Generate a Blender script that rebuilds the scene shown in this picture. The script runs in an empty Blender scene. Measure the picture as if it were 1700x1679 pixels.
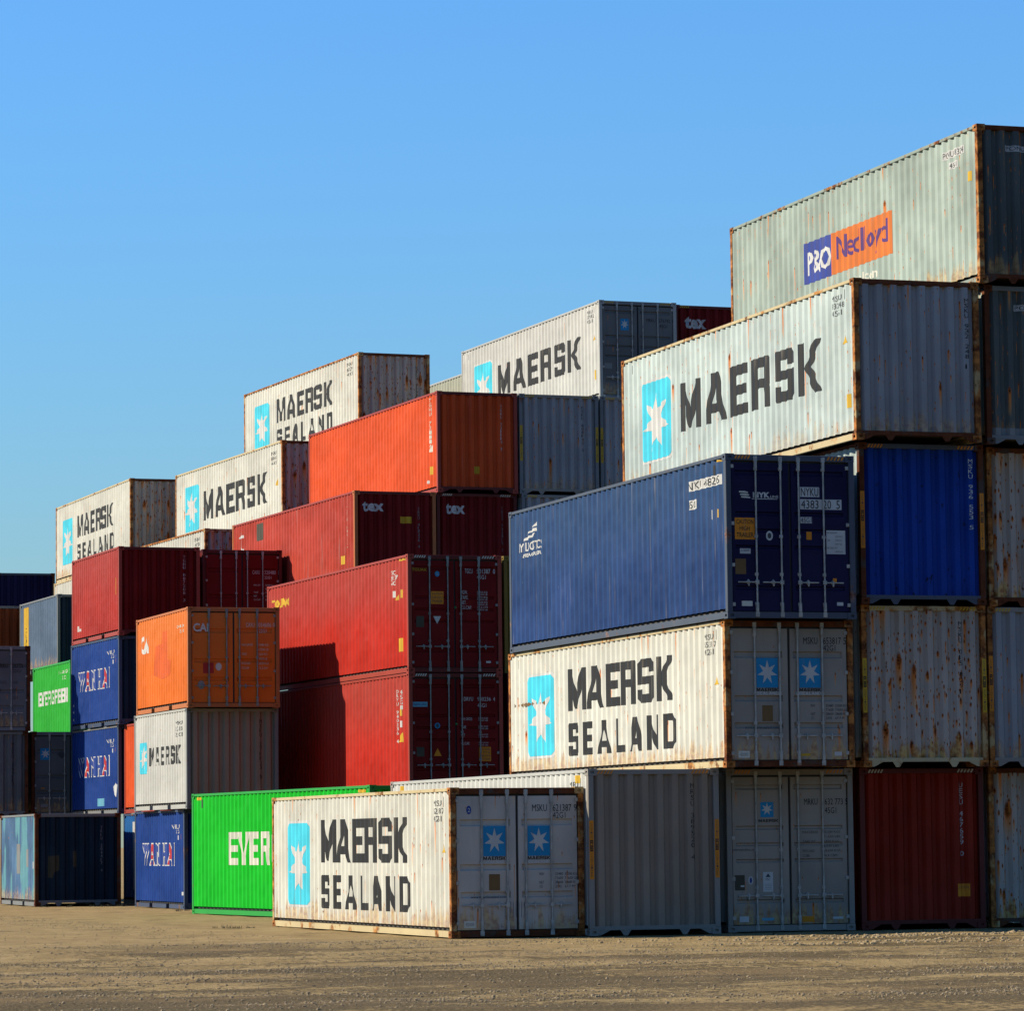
import bpy, bmesh, math, random
from mathutils import Vector, Matrix, noise as mnoise
random.seed(7)
D = bpy.data; SC = bpy.context.scene; COL = SC.collection

# ------------------------------------------------------------------ camera
CAM_F, CAM_YAW, CAM_PITCH, CAM_ROLL, CAM_H = 6335.0, 0.3181, 0.0882, -0.0113, 1.6306
cd = D.cameras.new('camera'); cam = D.objects.new('camera', cd); COL.objects.link(cam)
cd.sensor_width = 36.0; cd.sensor_fit = 'HORIZONTAL'; cd.lens = CAM_F/1700.0*36.0
cd.clip_start = 0.5; cd.clip_end = 9000
_f = Vector((math.sin(CAM_YAW)*math.cos(CAM_PITCH), math.cos(CAM_YAW)*math.cos(CAM_PITCH), math.sin(CAM_PITCH)))
_r = Vector((math.cos(CAM_YAW), -math.sin(CAM_YAW), 0)); _u = _r.cross(_f)
_r2 = _r*math.cos(CAM_ROLL) + _u*math.sin(CAM_ROLL); _u2 = -_r*math.sin(CAM_ROLL) + _u*math.cos(CAM_ROLL)
_m = Matrix((_r2, _u2, -_f)).transposed().to_4x4(); _m.translation = Vector((0, 0, CAM_H))
cam.matrix_world = _m; SC.camera = cam

# ------------------------------------------------------------------ sky, sun, exposure
SUN_EL = math.radians(33.0); SUN_TO = Vector((0.94, -0.342))      # heading of the light on the ground
w = D.worlds.new('World'); SC.world = w; w.use_nodes = True
nt = w.node_tree; nt.nodes.clear()
sky = nt.nodes.new('ShaderNodeTexSky'); sky.sky_type = 'NISHITA'; sky.sun_disc = False
sky.sun_elevation = SUN_EL
sky.sun_rotation = math.atan2(-SUN_TO.x, -SUN_TO.y)
sky.altitude = 0; sky.air_density = 2.0; sky.dust_density = 0.0; sky.ozone_density = 10.0
bg = nt.nodes.new('ShaderNodeBackground'); bg.inputs['Strength'].default_value = 0.090
wo = nt.nodes.new('ShaderNodeOutputWorld')
tint = nt.nodes.new('ShaderNodeMix'); tint.data_type = 'RGBA'; tint.blend_type = 'MULTIPLY'
tint.inputs[0].default_value = 1.0; tint.inputs[7].default_value = (0.405, 0.635, 0.96, 1.0)     # deep clear autumn blue
nt.links.new(sky.outputs[0], tint.inputs[6]); nt.links.new(tint.outputs[2], bg.inputs[0]); nt.links.new(bg.outputs[0], wo.inputs[0])
sl = D.lights.new('sun', 'SUN'); sl.energy = 5.0; sl.angle = math.radians(0.53); sl.color = (1.0, 0.90, 0.72)
so = D.objects.new('sun', sl); COL.objects.link(so)
so.rotation_euler = Vector((SUN_TO.x*math.cos(SUN_EL), SUN_TO.y*math.cos(SUN_EL), -math.sin(SUN_EL))).to_track_quat('-Z', 'Y').to_euler()
SC.view_settings.view_transform = 'Standard'; SC.view_settings.look = 'None'
SC.view_settings.gamma = 1.0; SC.view_settings.use_curve_mapping = False
SC.view_settings.exposure = 1.2
SC.cycles.max_bounces = 5; SC.cycles.diffuse_bounces = 3; SC.cycles.glossy_bounces = 2
SC.cycles.transmission_bounces = 1; SC.cycles.use_denoising = True

# ------------------------------------------------------------------ materials
class NT:
    def __init__(s, name):
        s.m = D.materials.new(name); s.m.use_nodes = True; s.t = s.m.node_tree; s.t.nodes.clear()
        s.out = s.n('OutputMaterial'); s.b = s.n('BsdfPrincipled'); s.l(s.b.outputs[0], s.out.inputs[0])
    def n(s, t, **k):
        x = s.t.nodes.new('ShaderNode' + t)
        for a, v in k.items(): setattr(x, a, v)
        return x
    def l(s, a, b): s.t.links.new(a, b)
    def put(s, sock, v):
        if hasattr(v, 'links') or isinstance(v, bpy.types.NodeSocket): s.l(v, sock)
        else: sock.default_value = v
    def math(s, op, a, b=0.0, c=None, clamp=False):
        x = s.n('Math', operation=op, use_clamp=clamp)
        s.put(x.inputs[0], a); s.put(x.inputs[1], b)
        if c is not None: s.put(x.inputs[2], c)
        return x.outputs[0]
    def ramp(s, v, lo, hi, a=0.0, b=1.0):
        x = s.n('MapRange', interpolation_type='SMOOTHSTEP', clamp=True)
        s.put(x.inputs[0], v); s.put(x.inputs[1], lo); s.put(x.inputs[2], hi)
        x.inputs[3].default_value = a; x.inputs[4].default_value = b
        return x.outputs[0]
    def xyz(s, x, y, z):
        c = s.n('CombineXYZ'); s.put(c.inputs[0], x); s.put(c.inputs[1], y); s.put(c.inputs[2], z); return c.outputs[0]
    def noise(s, v, scale, detail=3.0, rough=0.55):
        x = s.n('TexNoise'); s.l(v, x.inputs['Vector']); x.inputs['Scale'].default_value = scale
        x.inputs['Detail'].default_value = detail; x.inputs['Roughness'].default_value = rough
        return x.outputs['Fac']
    def mix(s, f, a, b, mode='MIX'):
        x = s.n('Mix', data_type='RGBA', blend_type=mode)
        s.put(x.inputs[0], f)
        for i, v in ((6, a), (7, b)):
            if isinstance(v, tuple): x.inputs[i].default_value = (v + (1.0,))[:4]
            else: s.l(v, x.inputs[i])
        return x.outputs[2]

ALB = 0.41
def al(c): return tuple(x*ALB for x in c)
RUST_D, RUST_M, RUST_O = al((0.030, 0.010, 0.005)), al((0.13, 0.032, 0.008)), al((0.42, 0.15, 0.035))

def coords(q, per_object=True):
    tc = q.n('TexCoord'); sp = q.n('SeparateXYZ'); q.l(tc.outputs['Object'], sp.inputs[0])
    idx = q.n('ObjectInfo').outputs['Object Index']        # 0: runs along the side, 1: lies across the end, 2: both
    u = q.math('ADD', q.math('MULTIPLY', sp.outputs[0], q.math('GREATER_THAN', idx, 0.5)),
               q.math('MULTIPLY', sp.outputs[1], q.math('SUBTRACT', 1.0, q.math('COMPARE', idx, 1.0, 0.1))))
    if per_object:
        r = q.n('ObjectInfo').outputs['Random']
        u = q.math('ADD', u, q.math('MULTIPLY', r, 61.0))
    else: r = 0.3
    return u, sp.outputs[2], r

def paint(name, col, rust=0.15, drips=0.15, streak=0.35, fade=0.18, patch=None, rough=0.5, bloom=0.0, foot=0.3, dark=0.25, rcol=None, chalk=None, dw=1.0, scuff=None):
    """weathered container paint: tone drift, vertical wash streaks, rust specks, rust spots with runs"""
    col = al(col); patch = al(patch) if patch else None; rcol = al(rcol) if rcol else None
    q = NT(name); u, z, r = coords(q)
    P = q.xyz(u, z, q.math('MULTIPLY', r, 19.0) if not isinstance(r, float) else 0.0)
    big = q.noise(P, 0.55, 3.0)
    light = tuple(min(1, c*(1+fade*.5) + fade*0.015) for c in col); deep = tuple(c*(1-fade) for c in col)
    c = q.mix(q.ramp(big, 0.33, 0.67), deep, light)
    if patch:
        pn = q.noise(q.xyz(q.math('MULTIPLY', u, 1.6), q.math('MULTIPLY', z, 0.35), 3.0), 0.9, 2.0)
        c = q.mix(q.ramp(pn, 0.49, 0.53), c, patch)
    if chalk:
        cn = q.math('ADD', q.ramp(z, 0.7, 2.7, 0.0, 0.75), q.math('MULTIPLY', q.math('SUBTRACT', q.noise(q.xyz(q.math('MULTIPLY', u, 1.2), q.math('MULTIPLY', z, 0.6), 2.0), 1.0, 4.0), 0.5), 0.9), clamp=True)
        c = q.mix(cn, c, al(chalk))
    # vertical wash marks: dusty (lighter) and grimy (darker)
    S = q.xyz(q.math('MULTIPLY', u, 7.0), q.math('MULTIPLY', z, 0.45), 1.7)
    sn = q.noise(S, 1.0, 4.0, 0.6)
    c = q.mix(q.math('MULTIPLY', q.ramp(sn, 0.55, 0.80), streak*.9), c, tuple(x*.5 for x in col))
    S2 = q.xyz(q.math('MULTIPLY', u, 16.0), q.math('MULTIPLY', z, 0.5), 7.7)
    sn2 = q.noise(S2, 1.0, 3.0, 0.6)
    if bloom > 0: c = q.mix(q.math('MULTIPLY', q.ramp(sn2, 0.60, 0.76), bloom), c, al((0.62, 0.55, 0.48)))
    if drips > 0:   # yellowish runs from rusty water
        c = q.mix(q.math('MULTIPLY', q.ramp(sn2, 0.56, 0.85), min(.7, drips*1.1)), c, al((0.42, 0.27, 0.10)))
    # scuffs and chips
    ch = q.noise(q.xyz(q.math('MULTIPLY', u, 2.2), q.math('MULTIPLY', z, 1.0), 5.0), 9.0, 5.0, 0.7)
    area = q.noise(P, 1.1, 2.0)
    chm = q.math('MULTIPLY', q.ramp(ch, 0.66 - 0.04*rust, 0.72), q.ramp(area, 0.40, 0.62))
    # rust: noise blobs, denser toward the foot of the panel
    footf = q.ramp(z, 0.15, 0.75, foot*0.16, 0.0)
    rn = q.noise(q.xyz(q.math('MULTIPLY', u, 1.8), q.math('MULTIPLY', z, 0.9), 9.0), 4.0, 6.0, 0.68)
    rm = q.ramp(q.math('ADD', rn, footf), 0.72 - 0.12*rust, 0.78 - 0.10*rust)
    rust_c = q.mix(q.noise(P, 14.0, 4.0), rcol or RUST_D, rcol or RUST_O)
    c = q.mix(q.math('MULTIPLY', chm, min(1.0, .35 + rust)), c, al(scuff) if scuff else q.mix(q.noise(P, 30.0, 2.0), RUST_D, RUST_M))
    c = q.mix(rm, c, rust_c)
    dm = None
    if drips > 0:
        for a, b, seed, dens, w0, w1, l0, l1 in ((2.9, 0.80, 3.1, drips, 0.010, 0.036, 0.25, 0.95), (6.5, 2.1, 8.4, drips*0.75, 0.006, 0.014, 0.06, 0.32), (13.0, 6.0, 5.2, drips*.6, 0.003, 0.009, 0.02, 0.08)):
            vx = q.math('ADD', q.math('MULTIPLY', u, a), seed*3.0); vy = q.math('ADD', q.math('MULTIPLY', z, b), seed)
            vo = q.n('TexVoronoi', voronoi_dimensions='2D', feature='F1'); vo.inputs['Scale'].default_value = 1.0
            vo.inputs['Randomness'].default_value = 0.9
            q.l(q.xyz(vx, vy, 0.0), vo.inputs['Vector'])
            ps = q.n('SeparateXYZ'); q.l(vo.outputs['Position'], ps.inputs[0])
            cs = q.n('SeparateColor'); q.l(vo.outputs['Color'], cs.inputs[0])
            wob = q.math('MULTIPLY', q.math('SUBTRACT', q.noise(q.xyz(q.math('MULTIPLY', u, 14.0), q.math('MULTIPLY', z, 3.0), 6.0), 1.0, 3.0, .6), 0.5), (w0+w1)*1.1)
            dx0 = q.math('DIVIDE', q.math('SUBTRACT', vx, ps.outputs[0]), a)
            dx = q.math('ABSOLUTE', q.math('ADD', dx0, wob))
            dz = q.math('DIVIDE', q.math('SUBTRACT', vy, ps.outputs[1]), b)
            ex = q.ramp(cs.outputs[0], 1.0 - dens, 1.0 - dens + 0.02)
            big_ = q.math('POWER', cs.outputs[1], 1.5)
            wd = q.math('MULTIPLY_ADD', big_, (w1-w0)*dw, w0*(1+(dw-1)*.8))
            ln = q.math('MULTIPLY_ADD', cs.outputs[2], l0-l1, -l0)
            fall = q.math('SUBTRACT', 1.0, q.math('POWER', q.math('MAXIMUM', q.math('MINIMUM', q.math('DIVIDE', dz, ln), 1.0), 0.0), 1.8))
            inx = q.math('SUBTRACT', 1.0, q.ramp(q.math('DIVIDE', dx, wd), 0.30, 1.25))
            run = q.math('MULTIPLY', q.math('MULTIPLY', inx, fall), q.ramp(dz, 0.0, 0.03, 1.0, 0.0))
            dd = q.math('SQRT', q.math('ADD', q.math('MULTIPLY', dx, dx), q.math('MULTIPLY', q.math('MULTIPLY', dz, dz), 0.10)))
            spot = q.math('MULTIPLY', q.ramp(q.math('DIVIDE', dd, wd), 0.35, 0.85, 1.0, 0.0), ex)
            c = q.mix(q.math('MULTIPLY', q.math('MULTIPLY', run, ex), 0.95), c, q.mix(fall, al((1.15, 0.60, 0.13)), al((0.95, 0.25, 0.02))))
            c = q.mix(spot, c, q.mix(q.ramp(q.noise(P, 26.0, 3.0), .35, .65), al((0.09, 0.025, 0.008)), al((0.55, 0.13, 0.018))))
            dm = spot if dm is None else q.math('MAXIMUM', dm, spot)
        ft = q.noise(q.xyz(q.math('MULTIPLY', u, 9.0), q.math('MULTIPLY', z, 0.7), 4.0), 1.0, 5.0, 0.7)
        ftm = q.math('MULTIPLY', q.ramp(q.math('ADD', ft, q.ramp(z, 0.16, 0.85, 0.22, -0.10)), 0.60, 0.74), min(1.0, foot*1.5) if foot > .15 else 0.0)
        c = q.mix(ftm, c, q.mix(q.ramp(q.noise(P, 10.0, 4.0), .4, .65), al((0.80, 0.52, 0.17)), al((0.46, 0.16, 0.03))))
    q.l(c, q.b.inputs['Base Color'])
    rr = q.math('MAXIMUM', rm, dm) if dm is not None else rm
    q.l(q.ramp(rr, 0.0, 1.0, rough, 0.9), q.b.inputs['Roughness'])
    q.b.inputs['Specular IOR Level'].default_value = 0.08
    b0 = q.n('Bump'); b0.inputs['Strength'].default_value = 1.0; b0.inputs['Distance'].default_value = 0.035; q.l(q.noise(P, 1.7, 1.5), b0.inputs['Height'])
    bp = q.n('Bump'); q.l(b0.outputs[0], bp.inputs['Normal']); bp.inputs['Strength'].default_value = 0.35; bp.inputs['Distance'].default_value = 0.006
    q.l(q.math('ADD', q.noise(P, 3.0, 3.0), q.math('MULTIPLY', rr, 0.5)), bp.inputs['Height']); q.l(bp.outputs[0], q.b.inputs['Normal'])
    return q.m

def frame_mat(name, col, cover=0.5, tint=(0.42, 0.15, 0.035)):
    """painted steel frame with rust eating in; cover 0..1"""
    col = al(col); tint = al(tint)
    q = NT(name); u, z, r = coords(q)
    P = q.xyz(u, z, q.math('MULTIPLY', r, 19.0))
    n1 = q.noise(q.xyz(q.math('MULTIPLY', u, 1.0), q.math('MULTIPLY', z, 0.8), 2.0), 2.2, 6.0, 0.65)
    rm = q.ramp(n1, 0.70 - 0.42*cover, 0.80 - 0.42*cover)
    c0 = q.mix(q.noise(P, 1.5, 3.0), tuple(c*.8 for c in col), tuple(min(1, c*1.1) for c in col))
    rc = q.mix(q.ramp(q.noise(P, 5.0, 5.0, 0.7), 0.35, 0.68), RUST_M, tint)
    rc = q.mix(q.ramp(q.noise(P, 9.0, 4.0, 0.7), 0.58, 0.70), rc, RUST_D)
    c = q.mix(rm, c0, rc)
    q.l(c, q.b.inputs['Base Color']); q.l(q.ramp(rm, 0, 1, 0.5, 0.9), q.b.inputs['Roughness'])
    q.b.inputs['Specular IOR Level'].default_value = 0.15
    bp = q.n('Bump'); bp.inputs['Strength'].default_value = 0.4; bp.inputs['Distance'].default_value = 0.005
    q.l(q.noise(P, 8.0, 4.0), bp.inputs['Height']); q.l(bp.outputs[0], q.b.inputs['Normal'])
    return q.m

def decal(name, col, wear=0.12, under=None, rough=0.55):
    """painted or stuck-on lettering, a little worn and dusty"""
    col = al(col); under = al(under) if under else None
    q = NT(name); u, z, r = coords(q, False)
    P = q.xyz(u, z, 0.0)
    c = q.mix(q.ramp(q.noise(P, 1.3, 3.0), 0.3, 0.7), tuple(x*.86 for x in col), tuple(min(1, x*1.08 + .002) for x in col))
    c = q.mix(q.math('MULTIPLY', q.ramp(q.noise(q.xyz(q.math('MULTIPLY', u, 8.0), q.math('MULTIPLY', z, .8), 0), 1.0, 4.0), 0.56, 0.8), 0.5), c, al((0.30, 0.25, 0.18)))
    c = q.mix(q.ramp(q.noise(P, 8.0, 5.0, 0.7), 0.70 - wear*.25, 0.78 - wear*.25), c, under or al((0.35, 0.30, 0.24)))
    q.l(c, q.b.inputs['Base Color']); q.b.inputs['Roughness'].default_value = rough
    q.b.inputs['Specular IOR Level'].default_value = 0.15
    return q.m

def metal(name, col, rough=0.5, metallic=0.0):
    col = al(col)
    q = NT(name); u, z, r = coords(q); P = q.xyz(u, z, q.math('MULTIPLY', r, 7.0))
    c = q.mix(q.ramp(q.noise(P, 6.0, 4.0), 0.35, 0.7), col, tuple(x*.6 for x in col))
    c = q.mix(q.ramp(q.noise(P, 5.0, 5.0, .7), 0.60, 0.72), c, (0.16, 0.07, 0.03))
    q.l(c, q.b.inputs['Base Color']); q.b.inputs['Roughness'].default_value = rough; q.b.inputs['Metallic'].default_value = metallic
    return q.m

WHITE = (0.81, 0.80, 0.69)
M = {}
M['white'] = paint('weathered_white_paint', WHITE, rust=0.30, drips=0.22, streak=0.25, fade=0.14, foot=0.38)
M['white_rusty'] = paint('rust_run_white_paint', (0.62, 0.53, 0.44), rust=0.55, drips=0.97, streak=0.35, fade=0.14, foot=0.6, dw=2.5)  # rust runs are wear; white beneath is darkened and warmed for shaded ends
M['white_clean'] = paint('clean_white_paint', (0.70, 0.70, 0.64), rust=0.02, drips=0.03, streak=0.22, fade=0.10, foot=0.1)
M['bluewhite'] = paint('pale_blue_white_paint', (0.64, 0.74, 0.70), rust=0.25, drips=0.22, streak=0.30, fade=0.16, foot=0.2)
M['greydoor'] = paint('grey_door_paint', (0.45, 0.385, 0.31), rust=0.20, drips=0.10, streak=0.35, fade=0.16, foot=0.4)  # side paint darkened, putting the shade on the doors into the colour
M['paledoor'] = paint('pale_grey_door_paint', (0.74, 0.66, 0.56), rust=0.2, drips=0.10, streak=0.3, fade=0.14, foot=0.4)  # lighter copy of the door grey, with reflected light put into its colour
M['greyend'] = paint('grey_end_paint', (0.40, 0.315, 0.235), rust=0.02, drips=0.0, streak=0.25, fade=0.10, foot=0.0)  # pale side paint again, with end-face shade put into its colour
M['greyend_dark'] = paint('dull_grey_paint', (0.20, 0.205, 0.20), rust=0.2, drips=0.10, streak=0.5, fade=0.2)  # grey lowered to carry painted shade on doors and end faces
M['bluegrey_end'] = paint('pale_blue_grey_paint', (0.45, 0.45, 0.45), rust=0.32, drips=0.45, streak=0.3, fade=0.12, dw=1.2)  # pale side paint toned down, shade of the end faces in the colour
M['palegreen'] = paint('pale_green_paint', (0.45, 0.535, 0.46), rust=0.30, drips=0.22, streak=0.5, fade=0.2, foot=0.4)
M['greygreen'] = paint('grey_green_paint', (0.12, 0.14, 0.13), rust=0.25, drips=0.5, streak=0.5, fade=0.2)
M['navy'] = paint('faded_navy_paint', (0.018, 0.062, 0.215), chalk=(0.036, 0.088, 0.20), rust=0.3, drips=0.0, streak=0.6, fade=0.22, bloom=0.26, rcol=(0.13, 0.11, 0.12), foot=0.10, scuff=(0.34, 0.33, 0.31))
M['navydoor'] = paint('navy_door_paint', (0.012, 0.008, 0.060), rust=0.05, drips=0.0, streak=0.3, fade=0.15)  # navy of the sides, deepened to paint shade onto the doors
M['royal'] = paint('royal_blue_paint', (0.003, 0.055, 0.38), rust=1.0, drips=0.0, streak=0.6, fade=0.18, rcol=(0.02, 0.02, 0.03), foot=0.2)
M['red'] = paint('bright_red_paint', (0.64, 0.024, 0.008), chalk=(0.50, 0.065, 0.045), rust=0.05, drips=0.0, streak=0.30, fade=0.14, bloom=0.05)
M['redfaded'] = paint('faded_red_paint', (0.58, 0.060, 0.032), rust=0.10, drips=0.0, streak=0.35, fade=0.18, bloom=0.28)
M['orangered'] = paint('orange_red_paint', (0.88, 0.105, 0.016), rust=0.04, drips=0.0, streak=0.25, fade=0.12, bloom=0.10)
M['maroon'] = paint('dark_red_paint', (0.22, 0.003, 0.002), rust=0.06, drips=0.0, streak=0.4, fade=0.18)  # red taken darker so doors and ends carry painted shade
M['brick'] = paint('brick_red_paint', (0.36, 0.020, 0.004), rust=0.08, drips=0.0, streak=0.45, fade=0.2)
M['crimson'] = paint('crimson_paint', (0.52, 0.035, 0.022), chalk=(0.50, 0.075, 0.06), rust=0.05, drips=0.0, streak=0.3, fade=0.14, bloom=0.05)
M['green'] = paint('bright_green_paint', (0.002, 0.60, 0.018), rust=0.04, drips=0.0, streak=0.22, fade=0.10)
M['green2'] = paint('mid_green_paint', (0.022, 0.46, 0.028), rust=0.04, drips=0.0, streak=0.25, fade=0.10)
M['orange'] = paint('orange_paint', (0.95, 0.20, 0.020), chalk=(0.92, 0.25, 0.05), rust=0.06, drips=0.0, streak=0.22, fade=0.12)
M['blue'] = paint('mid_blue_paint', (0.007, 0.052, 0.28), rust=0.05, drips=0.0, streak=0.30, fade=0.16, bloom=0.04)
M['blue2'] = paint('sky_blue_paint', (0.020, 0.16, 0.46), rust=0.05, drips=0.0, streak=0.3, fade=0.12)
M['fadedblue'] = paint('sun_faded_blue_paint', (0.10, 0.21, 0.38), rust=0.22, drips=0.06, streak=0.6, fade=0.3, patch=(0.16, 0.40, 0.46), bloom=0.1)
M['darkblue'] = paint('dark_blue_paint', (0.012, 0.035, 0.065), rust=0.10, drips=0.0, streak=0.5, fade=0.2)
M['slate'] = paint('slate_blue_paint', (0.12, 0.18, 0.27), rust=0.08, drips=0.02, streak=0.35, fade=0.16)
M['yellow'] = paint('mustard_paint', (0.35, 0.24, 0.03), rust=0.15, drips=0.05, streak=0.35, fade=0.2)
M['brown'] = paint('brown_red_paint', (0.34, 0.075, 0.02), rust=0.1, drips=0.0, streak=0.4, fade=0.2)
M['palestone'] = paint('pale_stone_paint', (0.50, 0.50, 0.38), rust=0.1, drips=0.05, streak=0.3, fade=0.1)
FR = {
 'rust': frame_mat('rusted_orange_frame', (0.66, 0.46, 0.20), 0.80, (0.70, 0.27, 0.06)),
 'rustpale': frame_mat('rusted_pale_frame', (0.72, 0.58, 0.32), 0.40, (0.72, 0.33, 0.08)),
 'darkrust': frame_mat('dark_rust_frame', (0.10, 0.06, 0.04), 0.75, (0.20, 0.06, 0.02)),
 'white': frame_mat('white_frame', (0.55, 0.55, 0.50), 0.12),
 'grey': frame_mat('grey_frame', (0.38, 0.34, 0.29), 0.10),
 'navy': frame_mat('navy_frame', (0.10, 0.12, 0.16), 0.22, (0.40, 0.25, 0.20)),
 'red': frame_mat('red_frame', (0.44, 0.07, 0.045), 0.08),
 'maroon': frame_mat('dark_red_frame', (0.16, 0.02, 0.014), 0.1),
 'green': frame_mat('green_frame', (0.03, 0.40, 0.06), 0.10),
 'orange': frame_mat('orange_frame', (0.62, 0.20, 0.06), 0.08),
 'blue': frame_mat('blue_frame', (0.07, 0.10, 0.17), 0.28, (0.3, 0.17, 0.08)),
 'palegreen': frame_mat('pale_green_frame', (0.36, 0.42, 0.34), 0.45, (0.52, 0.22, 0.05)),
 'slate': frame_mat('slate_frame', (0.26, 0.27, 0.27), 0.2),
 'yellow': frame_mat('yellow_frame', (0.30, 0.20, 0.03), 0.2),
}
K = {
 'black': decal('black_lettering_paint', (0.022, 0.023, 0.024), 0.05, (0.10, 0.09, 0.07)),
 'white': decal('white_lettering_paint', (0.78, 0.77, 0.72), 0.10, (0.45, 0.42, 0.38)),
 'cream': decal('cream_lettering_paint', (0.82, 0.80, 0.66), 0.06, (0.5, 0.5, 0.3)),
 'cyan': decal('cyan_emblem_paint', (0.07, 0.76, 0.95), 0.06, (0.40, 0.25, 0.12)),
 'skyblue': decal('blue_emblem_paint', (0.012, 0.34, 0.66), 0.02, (0.2, 0.2, 0.2)),
 'orange': decal('orange_sticker', (0.98, 0.33, 0.012), 0.08, (0.20, 0.09, 0.03)),
 'yellow': decal('yellow_sticker', (0.80, 0.48, 0.02), 0.08, (0.25, 0.15, 0.04)),
 'brown': decal('brass_plate', (0.24, 0.13, 0.04), 0.15, (0.10, 0.06, 0.03)),
 'red': decal('red_lettering_paint', (0.60, 0.035, 0.030), 0.05, (0.5, 0.4, 0.4)),
 'blue': decal('blue_lettering_paint', (0.030, 0.07, 0.33), 0.05, (0.3, 0.3, 0.4)),
 'panelblue': decal('blue_emblem_panel', (0.035, 0.065, 0.36), 0.06, (0.3, 0.35, 0.35)),
 'panelorange': decal('orange_emblem_panel', (0.82, 0.20, 0.020), 0.04, (0.5, 0.35, 0.2)),
 'purple': decal('violet_lettering_paint', (0.10, 0.03, 0.20), 0.05, (0.4, 0.15, 0.1)),
 'grey': decal('grey_label', (0.30, 0.31, 0.30), 0.15),
 'green': decal('green_label', (0.03, 0.25, 0.06), 0.05),
 'olive': decal('worn_plate', (0.09, 0.08, 0.05), 0.2, (0.05, 0.03, 0.02)),
 'aqua': decal('light_blue_label', (0.16, 0.48, 0.62), 0.05),
 'orangepatch': decal('darker_orange_patch', (0.92, 0.145, 0.014), 0.0),
 'darkgrey': decal('dark_grey_lettering', (0.07, 0.075, 0.08), 0.10, (0.2, 0.2, 0.2)),
}
GASKET = NT('black_rubber_gasket'); GASKET.b.inputs['Base Color'].default_value = (0.012, 0.011, 0.010, 1); GASKET.b.inputs['Roughness'].default_value = 0.8; GASKET = GASKET.m
STEEL = metal('galvanised_rod_steel', (0.60, 0.56, 0.48), 0.45, 0.0)
STEEL_D = metal('dark_rod_steel', (0.32, 0.33, 0.30), 0.45, 0.0)
FLOORM = NT('container_underside'); FLOORM.b.inputs['Base Color'].default_value = (0.03, 0.025, 0.02, 1); FLOORM.b.inputs['Roughness'].default_value = 0.9; FLOORM = FLOORM.m

# ------------------------------------------------------------------ mesh helpers
class MB:
    def __init__(s): s.v = []; s.f = []
    def quad(s, *p):
        i = len(s.v); s.v += [tuple(a) for a in p]; s.f.append(tuple(range(i, i+len(p))))
    def box(s, x0, x1, y0, y1, z0, z1):
        i = len(s.v)
        s.v += [(x0,y0,z0),(x1,y0,z0),(x1,y1,z0),(x0,y1,z0),(x0,y0,z1),(x1,y0,z1),(x1,y1,z1),(x0,y1,z1)]
        s.f += [tuple(i+k for k in q) for q in ((0,3,2,1),(4,5,6,7),(0,1,5,4),(1,2,6,5),(2,3,7,6),(3,0,4,7))]
    def cyl(s, p0, p1, r, n=10):
        p0, p1 = Vector(p0), Vector(p1); d = (p1-p0).normalized()
        a = d.orthogonal().normalized(); b = d.cross(a); i = len(s.v)
        for p in (p0, p1):
            for k in range(n):
                t = 2*math.pi*k/n; s.v.append(tuple(p + (a*math.cos(t)+b*math.sin(t))*r))
        for k in range(n): s.f.append((i+k, i+(k+1)%n, i+n+(k+1)%n, i+n+k))
        s.f.append(tuple(i+k for k in reversed(range(n)))); s.f.append(tuple(i+n+k for k in range(n)))
    def prism(s, pts, y0, y1):               # pts in (x, z)
        n = len(pts); i = len(s.v)
        s.v += [(x, y0, z) for x, z in pts] + [(x, y1, z) for x, z in pts]
        s.f.append(tuple(i+k for k in range(n))); s.f.append(tuple(i+n+k for k in reversed(range(n))))
        for k in range(n): s.f.append((i+(k+1)%n, i+k, i+n+k, i+n+(k+1)%n))
    def mesh(s, name, bevel=0.0):
        me = D.meshes.new(name); me.from_pydata(s.v, [], s.f)
        bm = bmesh.new(); bm.from_mesh(me)
        bmesh.ops.remove_doubles(bm, verts=bm.verts, dist=1e-5)
        bmesh.ops.recalc_face_normals(bm, faces=bm.faces)
        if bevel > 0:
            bmesh.ops.bevel(bm, geom=[e for e in bm.edges if e.calc_face_angle(0) > 0.6], offset=bevel, segments=1, affect='EDGES')
        bm.to_mesh(me); bm.free(); me.materials.append(None); return me

END_PARTS = ('end_wall', 'door', 'end_header', 'end_sill', 'gasket', 'handle', 'hinge')
def add(name, me, mat, parent):
    o = D.objects.new(name, me); COL.objects.link(o)
    o.pass_index = 1 if name in END_PARTS else 2 if name in ('corner_post', 'corner_casting', 'lock_rod') else 0
    if not len(me.materials): me.materials.append(None)
    o.material_slots[0].link = 'OBJECT'; o.material_slots[0].material = mat
    if parent is not None: o.parent = parent
    return o

CACHE = {}
def cached(key, fn):
    if key not in CACHE: CACHE[key] = fn()
    return CACHE[key]

WD = 2.438; XL = -WD/2; XR = WD/2
STD, HC, L40, L20 = 2.591, 2.896, 12.192, 6.058
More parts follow.
